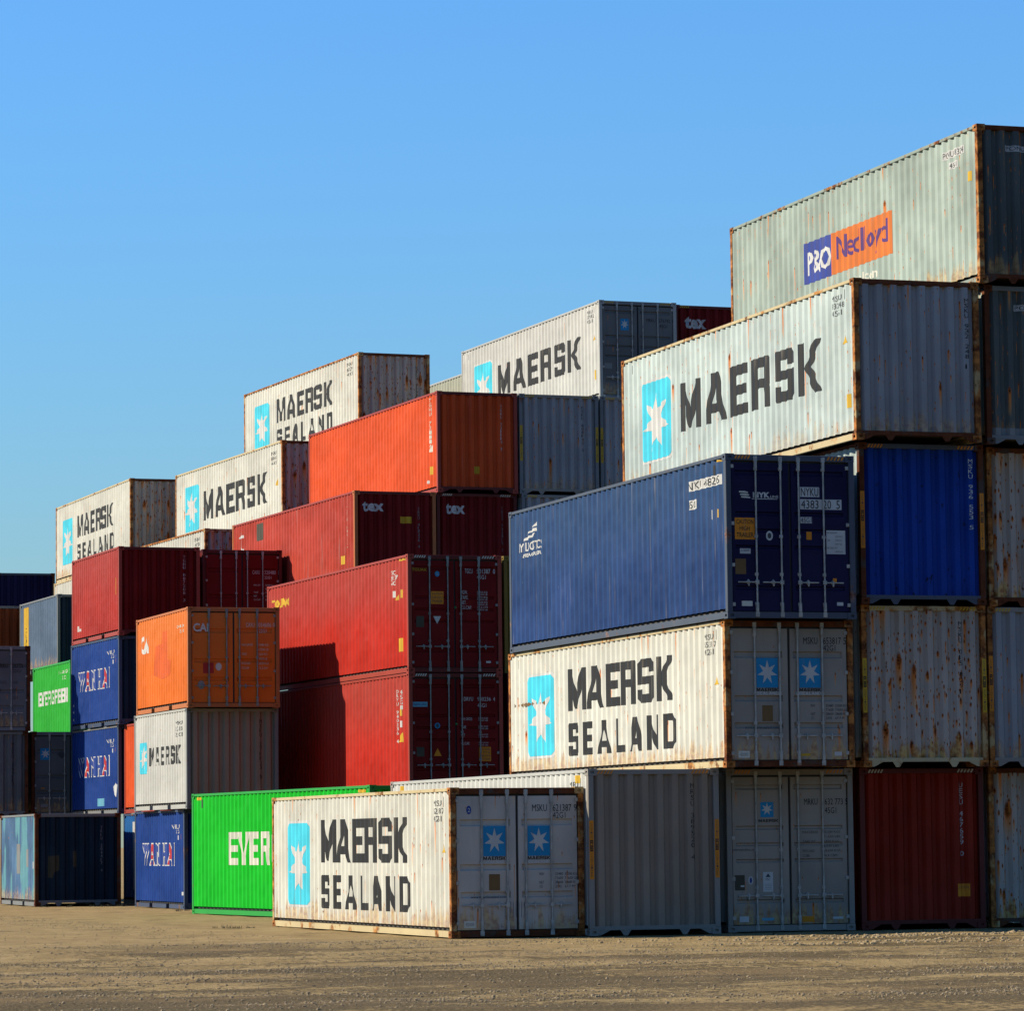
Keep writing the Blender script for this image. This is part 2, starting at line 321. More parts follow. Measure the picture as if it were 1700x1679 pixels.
# side corrugation: outward ridge at XL+.024, valley at XL+.060
SP, S_RIDGE, S_VALLEY = 0.2772, 0.016, 0.054
def side_breaks(L):
    n = round((L-0.30)/SP); a = (L - n*SP)/2; out = [(0.10, S_RIDGE)]
    for k in range(n):
        s0 = a + k*SP
        out += [(s0+0.035, S_RIDGE), (s0+0.103, S_VALLEY), (s0+0.173, S_VALLEY), (s0+0.241, S_RIDGE)]
    out.append((L-0.10, S_RIDGE)); return out
EP, E_RIDGE, E_VALLEY = 0.2775, 0.018, 0.086
def end_breaks():
    out = [(0.10, E_VALLEY)]; a = (WD - 8*EP)/2
    for k in range(8):
        s0 = a + k*EP
        out += [(s0+0.020, E_VALLEY), (s0+0.075, E_RIDGE), (s0+0.175, E_RIDGE), (s0+0.230, E_VALLEY)]
    out.append((WD-0.10, E_VALLEY)); return out
def interp(br, s):
    if s <= br[0][0]: return br[0][1]
    for (a, u), (b, v) in zip(br, br[1:]):
        if s <= b: return u + (v-u)*(s-a)/max(1e-9, b-a)
    return br[-1][1]

def mk_side(L, H, sign):
    m = MB(); br = side_breaks(L); z0, z1 = 0.182, H-0.066
    for (a, u), (b, v) in zip(br, br[1:]):
        xa, xb = (XL+u, XL+v) if sign < 0 else (XR-u, XR-v); ya, yb = -L/2+a, -L/2+b
        m.quad((xa, ya, z0), (xb, yb, z0), (xb, yb, z1), (xa, ya, z1))
    me = m.mesh('side_wall'); return me
def mk_end(L, H, near):
    m = MB(); br = end_breaks(); z0, z1 = 0.165, H-0.10
    for (a, u), (b, v) in zip(br, br[1:]):
        ya, yb = (-L/2+u, -L/2+v) if near else (L/2-u, L/2-v)
        m.quad((XL+a, ya, z0), (XL+b, yb, z0), (XL+b, yb, z1), (XL+a, ya, z1))
    return m.mesh('end_wall')
def mk_casting():
    m = MB(); a, b, c = 0.082, 0.089, 0.059; d = 0.028
    m.quad((-a,-b,c),(a,-b,c),(a,b,c),(-a,b,c)); m.quad((-a,-b,-c),(-a,b,-c),(a,b,-c),(a,-b,-c))
    def face(fn, w, h, r, t):               # rounded hole sunk into one vertical face
        n = 12; ring = []
        for k in range(n):
            th = 2*math.pi*(k+.5)/n; ring.append((r*math.cos(th), t*math.sin(th)))
        out = []
        for x, z in ring:
            k = max(abs(x)/w, abs(z)/h); out.append((x/k, z/k))
        for k in range(n):
            j = (k+1) % n
            m.quad(fn(*out[k], 0), fn(*out[j], 0), fn(*ring[j], 0), fn(*ring[k], 0))
            m.quad(fn(*ring[k], 0), fn(*ring[j], 0), fn(*ring[j], d), fn(*ring[k], d))
        m.quad(*[fn(x, z, d) for x, z in ring])
        for cx, cz in ((1,1),(1,-1),(-1,1),(-1,-1)):
            e = [p for p in out if (p[0]*cx > 0 and p[1]*cz > 0)]
            e1 = min(e, key=lambda p: abs(abs(p[0])-w)+0*p[1]); 
            tops = sorted(e, key=lambda p: math.atan2(abs(p[1]), abs(p[0])))
            for p, q in zip(tops, tops[1:]):
                if abs(abs(p[0])-w) < 1e-6 and abs(abs(q[1])-h) < 1e-6: m.quad(fn(*p, 0), fn(w*cx, h*cz, 0), fn(*q, 0))
    face(lambda u, v, t: (u, -b+t, v), a, c, 0.040, 0.026)
    face(lambda u, v, t: (u, b-t, v), a, c, 0.040, 0.026)
    face(lambda u, v, t: (-a+t, u, v), b, c, 0.045, 0.026)
    face(lambda u, v, t: (a-t, u, v), b, c, 0.045, 0.026)
    return m.mesh('corner_casting')
def mk_post(H):
    m = MB(); m.box(-0.050, 0.050, -0.055, 0.055, 0.118, H-0.118); return m.mesh('corner_post', 0.006)
def mk_toprail(L):
    m = MB(); m.box(-0.030, 0.030, -L/2+0.17, L/2-0.17, -0.066, -0.008); return m.mesh('top_side_rail', 0.005)
def mk_botrail(L, pockets):
    m = MB(); cuts = [-L/2+0.17, L/2-0.17]
    if pockets: cuts = [-L/2+0.17, -1.205, -0.845, 0.845, 1.205, L/2-0.17]
    for a, b in zip(cuts[::2], cuts[1::2]):
        m.box(-0.031, 0.031, a, b, 0.012, 0.122)
    m.box(0.115, 0.140, -L/2+0.17, L/2-0.17, 0.10, 0.182)
    if pockets:
        for a, b in zip(cuts[1:-1:2], cuts[2:-1:2]):
            m.box(0.031, 0.50, a-0.012, a, 0.012, 0.122); m.box(0.031, 0.50, b, b+0.012, 0.012, 0.122)
            m.box(0.49, 0.50, a, b, 0.012, 0.122)
    else: m.box(0.031, 0.115, cuts[0], cuts[1], 0.110, 0.120)
    return m.mesh('bottom_side_rail')
def mk_header(H, h=0.10):
    m = MB(); m.box(XL+0.165, XR-0.165, 0.012, 0.10, H-h, H-0.012); return m.mesh('end_header', 0.006)
def mk_sill(door):
    m = MB()
    if door:
        m.box(XL+0.165, XR-0.165, 0.014, 0.10, 0.012, 0.118)
    else:
        m.box(XL+0.102, XR-0.102, 0.010, 0.09, 0.095, 0.165)
        for x, e in ((XL+0.165, 1), (XR-0.165, -1)): m.prism([(x, 0.095), (x, 0.01), (x+e*0.05, 0.01), (x+e*0.22, 0.095)], 0.016, 0.028)
        for x in (-0.55, 0.55): m.prism([(x-0.10, 0.095), (x-0.035, 0.0), (x+0.035, 0.0), (x+0.10, 0.095)], 0.016, 0.028)
    return m.mesh('end_sill')
REC = {STD: [(1.98, .12), (1.21, .11), (.735, .11)], HC: [(2.565, .09), (1.845, .075), (1.55, .065), (1.26, .065), (.54, .08)]}
def mk_door(H, left):
    m = MB(); x0, x1 = (XL+0.122, -0.024) if left else (0.024, XR-0.122)
    zb, zt = 0.135, H-0.152; yf, yr = 0.035, 0.067
    a, b = x0+0.06, x1-0.10 if left else x1-0.08
    zs = [zb]
    for zc, h in sorted(REC[H]): zs += [zc-h/2, zc+h/2]
    zs.append(zt)
    P = lambda x, y, z: (x, y, z)
    m.quad(P(x0,yf,zb),P(a,yf,zb),P(a,yf,zt),P(x0,yf,zt)); m.quad(P(b,yf,zb),P(x1,yf,zb),P(x1,yf,zt),P(b,yf,zt))
    for k in range(len(zs)-1):
        l, h = zs[k], zs[k+1]
        if k % 2 == 0: m.quad(P(a,yf,l),P(b,yf,l),P(b,yf,h),P(a,yf,h))
        else:
            e = 0.018
            m.quad(P(a+e,yr,l+e),P(b-e,yr,l+e),P(b-e,yr,h-e),P(a+e,yr,h-e))
            m.quad(P(a,yf,l),P(b,yf,l),P(b-e,yr,l+e),P(a+e,yr,l+e)); m.quad(P(a,yf,h),P(b,yf,h),P(b-e,yr,h-e),P(a+e,yr,h-e))
            m.quad(P(a,yf,l),P(a,yf,h),P(a+e,yr,h-e),P(a+e,yr,l+e)); m.quad(P(b,yf,l),P(b,yf,h),P(b-e,yr,h-e),P(b-e,yr,l+e))
    for p, q in (((x0,zb),(x0,zt)),((x1,zb),(x1,zt)),((x0,zb),(x1,zb)),((x0,zt),(x1,zt))):
        m.quad((p[0],yf,p[1]),(q[0],yf,q[1]),(q[0],yf+.05,q[1]),(p[0],yf+.05,p[1]))
    return m.mesh('door')
def mk_rod(H):
    m = MB(); m.cyl((0, 0.0, 0.05), (0, 0.0, H-0.06), 0.017)
    for z in (0.26, 0.78, H*.5, H-0.26): m.box(-0.032, 0.032, 0.0, 0.034, z-0.028, z+0.028)
    for z in (0.075, H-0.085): m.box(-0.036, 0.036, -0.012, 0.025, z-0.045, z+0.045)
    for z in (0.20, H-0.20): m.box(-0.024, 0.024, -0.02, 0.03, z-0.075, z+0.075)
    return m.mesh('lock_rod', 0.004)
def mk_handle(dirn):
    m = MB(); m.box(min(0, dirn*0.36), max(0, dirn*0.36), -0.012, 0.004, -0.011, 0.011)
    m.box(-0.035, 0.035, -0.02, 0.01, -0.035, 0.035)
    x = dirn*0.16; m.prism([(x-0.05, 0), (x, 0.055), (x+0.05, 0), (x, -0.055)], 0.004, 0.020)
    m.box(dirn*0.16-0.012, dirn*0.16+0.012, -0.02, 0.004, -0.07, 0.03)
    return m.mesh('handle', 0.003)
def mk_hinge():
    m = MB(); m.box(-0.06, 0.06, -0.006, 0.012, -0.032, 0.032); m.cyl((0.055, 0.0, -0.045), (0.055, 0.0, 0.045), 0.016, 8); return m.mesh('hinge', 0.003)
def mk_gasket(L, H):
    m = MB(); m.quad((XL+.10, .072, .118), (XR-.10, .072, .118), (XR-.10, .072, H-.10), (XL+.10, .072, H-.10)); return m.mesh('gasket')
def mk_roof(L, H):
    m = MB(); m.box(XL+.06, XR-.06, -L/2+.10, L/2-.10, H-.045, H-.022); return m.mesh('roof')
def mk_floor(L, H):
    m = MB(); m.box(XL+.094, XR-.094, -L/2+.10, L/2-.10, .13, .168); return m.mesh('floor')

# ------------------------------------------------------------------ lettering
def R(x0, z0, x1, z1): return [(x0, z0), (x1, z0), (x1, z1), (x0, z1)]
GLY = {
 'M': (1.16, [[(0,0),(0,1),(.30,1),(.58,.40),(.86,1),(1.16,1),(1.16,0),(.90,0),(.90,.56),(.67,.04),(.49,.04),(.26,.56),(.26,0)]]),
 'A': (1.10, [[(0,0),(.36,1),(.55,1),(.55,.72),(.43,.38),(.55,.38),(.55,.19),(.36,.19),(.29,0)], [(1.10,0),(.74,1),(.55,1),(.55,.72),(.67,.38),(.55,.38),(.55,.19),(.74,.19),(.81,0)]]),
 'E': (0.88, [R(0,0,.30,1), R(.30,.79,.88,1), R(.30,.40,.82,.60), R(.30,0,.88,.21)]),
 'R': (0.97, [R(0,0,.30,1), [(.30,.80),(.30,1),(.83,1),(.95,.90),(.95,.80)], R(.65,.52,.95,.80), R(.30,.40,.65,.58), [(.65,.40),(.65,.52),(.95,.52),(.86,.43),(.97,0),(.67,0),(.58,.40)]]),
 'S': (0.95, [[(0,.80),(0,.90),(.11,1),(.84,1),(.95,.90),(.95,.80)], R(0,.60,.30,.80), R(.65,.69,.95,.80), R(0,.42,.95,.60), R(.65,.20,.95,.42), R(0,.20,.30,.31), [(0,.20),(.95,.20),(.95,.10),(.84,0),(.11,0),(0,.10)]]),
 'K': (1.02, [R(0,0,.29,1), [(.29,.5),(.68,1),(1.02,1),(.60,.5)], [(.29,.5),(.60,.5),(1.02,0),(.69,0)]]),
 'L': (0.80, [R(0,0,.30,1), R(.30,0,.80,.21)]),
 'N': (0.96, [R(0,0,.27,1), R(.69,0,.96,1), [(.27,1),(.27,.60),(.69,0),(.69,.40)]]),
 'D': (0.96, [R(0,0,.30,1), [(.30,.80),(.30,1),(.76,1),(.96,.82),(.96,.18),(.76,0),(.30,0),(.30,.20),(.60,.20),(.66,.27),(.66,.73),(.60,.80)]]),
 'V': (1.00, [[(0,1),(.31,1),(.50,.36),(.69,1),(1,1),(.66,0),(.34,0)]]),
 'G': (0.95, [[(.95,.66),(.65,.66),(.65,.80),(.30,.80),(.30,.20),(.65,.20),(.65,.34),(.50,.34),(.50,.52),(.95,.52),(.95,.10),(.84,0),(.11,0),(0,.10),(0,.90),(.11,1),(.84,1),(.95,.90)]]),
 'W': (1.35, [[(0,1),(.28,1),(.40,.42),(.54,1),(.81,1),(.95,.42),(1.07,1),(1.35,1),(1.10,0),(.82,0),(.675,.58),(.53,0),(.25,0)]]),
 'H': (0.95, [R(0,0,.29,1), R(.66,0,.95,1), R(.29,.40,.66,.60)]),
 'I': (0.30, [R(0,0,.30,1)]),
 'C': (0.92, [[(.92,.66),(.62,.66),(.62,.80),(.30,.80),(.30,.20),(.62,.20),(.62,.34),(.92,.34),(.92,.10),(.81,0),(.11,0),(0,.10),(0,.90),(.11,1),(.81,1),(.92,.90)]]),
 ' ': (0.55, []),
}
def glyph_polys(txt, gap=0.14):
    out = []; x = 0
    for ch in txt:
        w, ps = GLY[ch]; out += [[(x+a, b) for a, b in p] for p in ps]; x += w + gap
    return out, x-gap
def glyph_mesh(txt, gap=0.14):
    ps, w = glyph_polys(txt, gap); return polys2d(ps), w
def polys2d(ps):
    bm = bmesh.new()
    for p in ps: bm.faces.new([bm.verts.new((a, b, 0)) for a, b in p])
    bm.normal_update(); bmesh.ops.triangulate(bm, faces=bm.faces, quad_method='BEAUTY', ngon_method='EAR_CLIP')
    return bm
_FC = {}
def font_bm(txt, bold=0.0):
    k = (txt, bold)
    if k not in _FC:
        cu = D.curves.new('t', 'FONT'); cu.body = txt; cu.resolution_u = 2; cu.offset = bold; cu.fill_mode = 'FRONT'
        ob = D.objects.new('t', cu); COL.objects.link(ob)
        dg = bpy.context.evaluated_depsgraph_get(); me = D.meshes.new_from_object(ob.evaluated_get(dg))
        _FC[k] = me; D.objects.remove(ob); D.curves.remove(cu)
    bm = bmesh.new(); bm.from_mesh(_FC[k]); bmesh.ops.triangulate(bm, faces=bm.faces); return bm
def fit(bm, x0, x1, z0, z1):
    xs = [v.co.x for v in bm.verts]; ys = [v.co.y for v in bm.verts]
    if not xs: return bm
    ax, bx, ay, by = min(xs), max(xs), min(ys), max(ys)
    for v in bm.verts:
        v.co.x = x0 + (v.co.x-ax)/max(1e-6, bx-ax)*(x1-x0); v.co.y = z0 + (v.co.y-ay)/max(1e-6, by-ay)*(z1-z0); v.co.z = 0
    return bm
def star_polys(cx, cz, rx, rz, n=7, inner=0.42):
    pts = []
    for k in range(2*n):
        r = 1.0 if k % 2 == 0 else inner; t = math.pi/2 + math.pi*k/n
        pts.append((cx + rx*r*math.cos(t), cz + rz*r*math.sin(t)))
    return [pts]
def ell(cx, cz, rx, rz, n=18): return [(cx+rx*math.cos(2*math.pi*k/n), cz+rz*math.sin(2*math.pi*k/n)) for k in range(n)]
def rrect(x0, z0, x1, z1, c): return [(x0+c,z0),(x1-c,z0),(x1,z0+c),(x1,z1-c),(x1-c,z1),(x0+c,z1),(x0,z1-c),(x0,z0+c)]
def cut(bm, breaks):
    xs = [v.co.x for v in bm.verts]
    if not xs: return
    lo, hi = min(xs), max(xs)
    for b in breaks:
        if lo+1e-4 < b < hi-1e-4:
            bmesh.ops.bisect_plane(bm, geom=bm.verts[:]+bm.edges[:]+bm.faces[:], dist=1e-6, plane_co=(b,0,0), plane_no=(1,0,0))

# ------------------------------------------------------------------ the container
class Box:
    def __init__(s, label, x, y, z, rot=0.0, L=L40, H=HC, side='white', end='wall', endm=None, frame='white', rail=None, post=None, header=None,
                 rod=None, pockets=None, door_gear=True, floor=True):
        s.L, s.H = L, H; s.doors = end == 'doors'
        root = D.objects.new('shipping_container', None); COL.objects.link(root); s.root = root
        a = math.radians(rot); ex = Vector((math.cos(a), math.sin(a), 0)); ey = Vector((-math.sin(a), math.cos(a), 0))
        root.location = Vector((x, y, z)) + ex*(WD/2) + ey*(L/2); root.rotation_euler = (0, 0, a)
        root.empty_display_size = 0.5
        root['label'] = label; root['category'] = 'container'; root['group'] = 'stacked shipping containers'
        sm, em = M[side], M[endm or side]; fm = FR[frame]; rm = FR[rail or frame]; pm = FR[post or frame]; hm = FR[header or frame]
        s.em = em
        s.side = add('side_wall', cached(('side', L, H, -1), lambda: mk_side(L, H, -1)), sm, root)
        add('side_wall', cached(('side', L, H, 1), lambda: mk_side(L, H, 1)), sm, root)
        add('roof', cached(('roof', L, H), lambda: mk_roof(L, H)), sm, root)
        add('floor', cached(('floor', L), lambda: mk_floor(L, H)), FLOORM, root)
        cast = cached('cast', mk_casting)
        for sx in (-1, 1):
            for sy in (-1, 1):
                p = add('corner_post', cached(('post', H), lambda: mk_post(H)), pm, root); p.location = (sx*(WD/2-0.052), sy*(L/2-0.057), 0)
                for zc in (0.059, H-0.059):
                    c = add('corner_casting', cast, pm, root); c.location = (sx*(WD/2-0.082), sy*(L/2-0.089), zc)
            t = add('top_side_rail', cached(('tr', L), lambda: mk_toprail(L)), rm, root); t.location = (sx*(WD/2-0.036), 0, H)
            pk = (L < 7) if pockets is None else pockets
            b = add('bottom_side_rail', cached(('br', L, pk), lambda: mk_botrail(L, pk)), rm, root)
            b.location = (sx*(WD/2-0.038), 0, 0)
            if sx > 0: b.rotation_euler = (0, 0, math.pi)
        far = add('end_wall', cached(('end', L, H, False), lambda: mk_end(L, H, False)), em, root)
        for near in (True, False):
            dd = s.doors and near
            h = add('end_header', cached(('hd', H, dd), lambda: mk_header(H, 0.115 if dd else 0.10)), hm, root)
            k = add('end_sill', cached(('sl', dd), lambda: mk_sill(dd)), hm if not dd else hm, root)
            for o in (h, k):
                o.location = (0, -L/2 if near else L/2, 0)
                if not near: o.rotation_euler = (0, 0, math.pi)
        s.face = None
        if s.doors:
            g = add('gasket', cached(('gk', H), lambda: mk_gasket(L, H)), GASKET, root); g.location = (0, -L/2, 0)
            s.leaf = []; rodm = rod or STEEL
            for left in (True, False):
                dr = add('door', cached(('door', H, left), lambda: mk_door(H, left)), em, root); dr.location = (0, -L/2, 0); s.leaf.append(dr)
                xs = (0.565, 1.035) if left else (1.375, 1.845)
                for k, xx in enumerate(xs):
                    ro = add('lock_rod', cached(('rod', H), lambda: mk_rod(H)), rodm, dr); ro.location = (XL+xx, 0.010, 0)
                    d = -1 if left else 1
                    ha = add('handle', cached(('hdl', d), lambda: mk_handle(d)), rodm, dr); ha.location = (XL+xx, 0.010, 0.555 if H < 2.7 else 0.64)
                for zz in (0.25, 0.94, 1.67, H-0.22):
                    hi = add('hinge', cached('hinge', mk_hinge), rodm, dr); hi.location = ((XL+0.10) if left else (XR-0.10), 0.024, zz)
                    if left: hi.rotation_euler = (0, 0, math.pi); hi.location.y = 0.03
        else:
            s.face = add('end_wall', cached(('end', L, H, True), lambda: mk_end(L, H, True)), em, root)
    # decals -------------------------------------------------------
    def _finish(s, bm, name, mat, parent):
        me = D.meshes.new(name); bm.to_mesh(me); bm.free(); me.materials.append(None); return add(name, me, mat, parent)
    def side_bm(s, bm, name, mat, lift=0.003):
        br = side_breaks(s.L)
        cut(bm, [b for b, _ in br])
        for v in bm.verts:
            sN = v.co.x; z = v.co.y
            v.co = (XL + interp(br, sN) - lift, -s.L/2 + sN, z)
        return s._finish(bm, name, mat, s.side)
    def side_text(s, txt, s0, s1, z0, z1, mat, glyph=False, bold=0.0, lift=0.003, name='lettering', gap=0.14):
        """s0 = far end of the word (its first letter), s1 = near end"""
        bm = glyph_mesh(txt, gap)[0] if glyph else font_bm(txt, bold)
        fit(bm, s0, s1, z0, z1); return s.side_bm(bm, name, K[mat], lift)
    def side_poly(s, polys, mat, lift=0.003, name='marking'):
        for p in polys: o = s.side_bm(polys2d([p]), name, K[mat], lift)
        return o
    def end_bm(s, bm, name, mat, lift=0.003, where=None):
        if s.doors and where is None:
            par = s.leaf[0] if sum(v.co.x for v in bm.verts)/max(1, len(bm.verts)) < WD/2 else s.leaf[1]
            for v in bm.verts: v.co = (XL+v.co.x, 0.035-lift, v.co.y)
        elif where == 'post':
            par = s.root
            for v in bm.verts: v.co = (XL+v.co.x, -s.L/2+0.002-lift, v.co.y)
        elif where == 'header':
            par = s.root
            for v in bm.verts: v.co = (XL+v.co.x, -s.L/2+0.012-lift, v.co.y)
        else:
            par = s.face; br = end_breaks(); cut(bm, [b for b, _ in br])
            for v in bm.verts: v.co = (XL+v.co.x, -s.L/2+interp(br, v.co.x)-lift, v.co.y)
        o = s._finish(bm, name, mat, par); o.pass_index = 1; return o
    def end_text(s, txt, x0, x1, z0, z1, mat, glyph=False, bold=0.0, lift=0.004, name='lettering', where=None):
        bm = glyph_mesh(txt)[0] if glyph else font_bm(txt, bold)
        fit(bm, x0, x1, z0, z1); return s.end_bm(bm, name, K[mat], lift, where)
    def end_poly(s, polys, mat, lift=0.003, name='marking', where=None):
        if name == 'hazard_stripes': return s.end_bm(polys2d(polys), name, K[mat], lift, where)
        for p in polys: o = s.end_bm(polys2d([p]), name, K[mat], lift, where)
        return o
    def vertical(s, txt, x, z0, z1, mat, wid=0.085):
        """stacked characters running down an end wall"""
        n = len(txt); h = (z1-z0)/n; bm = bmesh.new()
        for k, ch in enumerate(txt):
            if ch == ' ': continue
            t = fit(font_bm(ch), x, x+wid*(0.35 if ch in '1I' else 1), z1-(k+1)*h+h*.12, z1-k*h-h*.06)
            me = D.meshes.new('t'); t.to_mesh(me); t.free(); bm.from_mesh(me); D.meshes.remove(me)
        return s.end_bm(bm, 'lettering', K[mat], 0.004)
    def side_vertical(s, txt, s0, z0, z1, mat, wid=0.12):
        n = len(txt); h = (z1-z0)/n; bm = bmesh.new()
        for k, ch in enumerate(txt):
            if ch == ' ': continue
            t = fit(font_bm(ch), s0, s0-wid, z1-(k+1)*h+h*.12, z1-k*h-h*.06)
            me = D.meshes.new('t'); t.to_mesh(me); t.free(); bm.from_mesh(me); D.meshes.remove(me)
        return s.side_bm(bm, 'lettering', K[mat])
    def stripes(s, mat='yellow'):
        for a, b in ((0.17, 0.47), (1.92, 2.25)):
            n = 5; st = (b-a)/n; z0, z1 = s.H-0.088, s.H-0.026
            s.end_poly([[(a+k*st, z0), (a+k*st+st*.5, z0), (a+k*st+st*.5+.035, z1), (a+k*st+.035, z1)] for k in range(n)], mat, name='hazard_stripes', where='header')
    def post_sticker(s, mat='orange', z0=0.97, z1=1.98):
        for x in (0.012, WD-0.092):
            s.end_poly([R(x, z0, x+0.08, z1)], mat, 0.003, 'sticker', 'post')
            zm = z0 + (z1-z0)*.57; s.end_poly([R(x+.012, zm-.10, x+.068, zm+.10)], 'black', 0.005, 'marking', 'post')
            bm = bmesh.new()
            for a, b, wd in ((zm+.13, z1-.04, 'CAUTION'), (z0+.04, zm-.13, 'CONTAINER'), ):
                h = (b-a)/len(wd)
                for k, ch in enumerate(wd):
                    t = fit(font_bm(ch), x+.024, x+.056, b-(k+1)*h+h*.15, b-k*h-h*.1)
                    me = D.meshes.new('t'); t.to_mesh(me); t.free(); bm.from_mesh(me); D.meshes.remove(me)
            s.end_bm(bm, 'lettering', K['darkgrey'], 0.005, 'post')
            bm = bmesh.new(); h = .18/4
            for k, ch in enumerate('HIGH'):
                t = fit(font_bm(ch), x+.026, x+.054, zm+.09-(k+1)*h+h*.15, zm+.09-k*h-h*.1)
                me = D.meshes.new('t'); t.to_mesh(me); t.free(); bm.from_mesh(me); D.meshes.remove(me)
            s.end_bm(bm, 'lettering', K[mat], 0.007, 'post')
    # liveries -------------------------------------------------------
    def star_panel(s, s0, s1, z0, z1, border=True, mat='cyan'):
        if border: s.side_poly([rrect(s1-.07, z0-.05, s0+.07, z1+.05, .11)], 'white', 0.003, 'emblem_border')
        s.side_poly([rrect(s1, z0, s0, z1, .09)], mat, 0.006, 'emblem_panel')
        cx, cz = (s0+s1)/2, (z0+z1)/2-.02
        s.side_poly(star_polys(cx, cz, (s0-s1)*.47, (z1-z0)*.42), 'white', 0.009, 'star_emblem')
    def maersk(s, sealand, num=('MSKU', '621387', '42G1')):
        if sealand:
            s.star_panel(10.98, 9.44, 0.46, 2.06)
            s.side_text('MAERSK', 8.55, 2.68, 1.29, 2.11, 'black', True, gap=.10)
            s.side_text('SEALAND', 8.52, 2.56, 0.41, 1.05, 'black', True, gap=.42)
        else:
            s.star_panel(11.02, 9.42, 0.66, 2.26)
            s.side_text('MAERSK', 8.88, 1.62, 1.06, 2.03, 'black', True, gap=.20)
        dz = s.H - STD
        for k, t in enumerate(num):
            s.side_text(t, 1.03, 0.55 if len(t) > 4 else 0.62, 2.28-.135*k+dz, 2.38-.135*k+dz, 'darkgrey')
        s.side_vertical('ETC', .52, 1.55+dz, 2.0+dz, 'darkgrey', .07)
        s.side_poly([[(.62, 1.47+dz), (.36, 1.47+dz), (.49, 1.68+dz)]], 'yellow', name='warning_triangle')
        for sc in (s.L-.55, .45): s.side_poly([R(sc-.02, s.H-.33, sc+.02, s.H-.15)], 'darkgrey', name='marking')
    def star_sq(s, x0, x1, z0, z1, mat='skyblue'):
        s.end_poly([R(x0, z0, x1, z1)], mat, 0.003, 'emblem_panel')
        s.end_poly(star_polys((x0+x1)/2, (z0+z1)/2+.01, (x1-x0)*.47, (z1-z0)*.42), 'white', 0.006, 'star_emblem')
    def table(s, x0, x1, z0, z1, rows, mat='darkgrey', cols=None, fill=0.62):
        h = (z1-z0)/len(rows)
        cols = cols or [x0 + (x1-x0)*k for k in (0, .46, .74)]
        for k, row in enumerate(rows):
            zz = z1-(k+1)*h
            for c, t in zip(cols, row):
                if not t: continue
                wch = (x1-x0)*.045*len(t)
                s.end_bm(fit(font_bm(t), c, c+wch, zz+h*(1-fill)/2, zz+h*(1+fill)/2), 'lettering', K[mat], 0.004)
    def maersk_doors(s, num):
        s.end_text('MSKU', 1.50, 1.77, 2.17, 2.29, 'black'); s.end_text(num[:6], 1.88, 2.22, 2.17, 2.29, 'black'); s.end_text(num[6], 2.265, 2.32, 2.17, 2.29, 'black')
        s.end_text('42G1', 1.88, 2.11, 2.05, 2.155, 'black')
        for a, b in ((0.60, 1.01), (1.41, 1.82)):
            s.star_sq(a, b, 1.40, 1.92)
            s.end_text('MAERSK', a, b, 1.335, 1.395, 'black', True); s.end_text('SEALAND', a, b, 1.272, 1.328, 'white', True)
        s.table(1.62, 2.25, 0.83, 1.12, [('MGW', '32480', '32500 KG'), ('', '71600', '71650 LB'), ('NET', '28600', '28680 KG'), ('CU', '2392', '67.7 M')], 'darkgrey')
        s.end_poly([R(0.70, 0.81, 0.90, 1.09)], 'brown', name='data_plate')
        s.end_text('www.maersksealand.com', 0.37, 1.0, 0.675, 0.725, 'darkgrey')
        s.end_poly([R(0.24, 0.17, 0.45, 0.29)], 'cream', name='label'); s.end_text('42000', .27, .42, .20, .26, 'grey', lift=.006)

# ------------------------------------------------------------------ ground
def axis(lo, hi, step, far):
    n = int(round((hi-lo)/step)); mid = [lo + (hi-lo)*k/n for k in range(n+1)]; out = []; d = step*2; x = lo
    left = []
    while x > -far: x -= d; d *= 1.5; left.append(x)
    d = step*2; x = hi; right = []
    while x < far: x += d; d *= 1.5; right.append(x)
    return left[::-1] + mid + right
def ground_h(x, y):
    k = max(0.0, min(1.0, (64.5-y)/4.0)) if x > 18.5 else max(0.0, min(1.0, (78-y)/8.0))
    k = max(k, 0.0)
    n = mnoise.noise(Vector((x*.14, y*.55, 0)))*.065 + mnoise.noise(Vector((x*.7, y*1.4, 5)))*.026 + mnoise.noise(Vector((x*2.3, y*2.6, 9)))*.007
    r = 0.0
    for yy, sl, ph in ((45.0, .10, 0), (47.1, .10, 0), (52.0, -.06, 3), (54.1, -.06, 3)):
        d = (y - yy - sl*(x-18) - .5*math.sin(x*.22+ph))/.28
        r -= .030*math.exp(-d*d)*(0.6+.5*mnoise.noise(Vector((x*.4, yy, 1)))) - .012*math.exp(-(abs(d)-1.7)**2*2)
    edge = 1.0 if y < 61 else max(0.25, 1-(y-61)/3)
    return (n + r)*edge*(1.0 if y < 110 else .3) - 0.012
def build_ground():
    xs = axis(-2, 46, 0.20, 4000); ys = axis(34, 112, 0.16, 5000); nx = len(xs)
    v = []; f = []
    for y in ys:
        for x in xs: v.append((x, y, ground_h(x, y) if (-8 < x < 60 and 20 < y < 130) else -0.012))
    for j in range(len(ys)-1):
        for i in range(nx-1): a = j*nx+i; f.append((a, a+1, a+nx+1, a+nx))
    me = D.meshes.new('ground'); me.from_pydata(v, [], f); me.polygons.foreach_set('use_smooth', [True]*len(f)); me.update()
    return me
q = NT('dry_dirt_and_gravel')
tc = q.n('TexCoord'); sp = q.n('SeparateXYZ'); q.l(tc.outputs['Object'], sp.inputs[0])
gx, gy = sp.outputs[0], sp.outputs[1]
P0 = q.xyz(gx, gy, 0.0)
band = q.noise(q.xyz(q.math('MULTIPLY', gx, 0.17), q.math('MULTIPLY', gy, 0.40), 2.0), 1.0, 6.0, 0.65)
fine = q.noise(P0, 9.0, 6.0, 0.7); mid_ = q.noise(P0, 1.3, 4.0, 0.6)
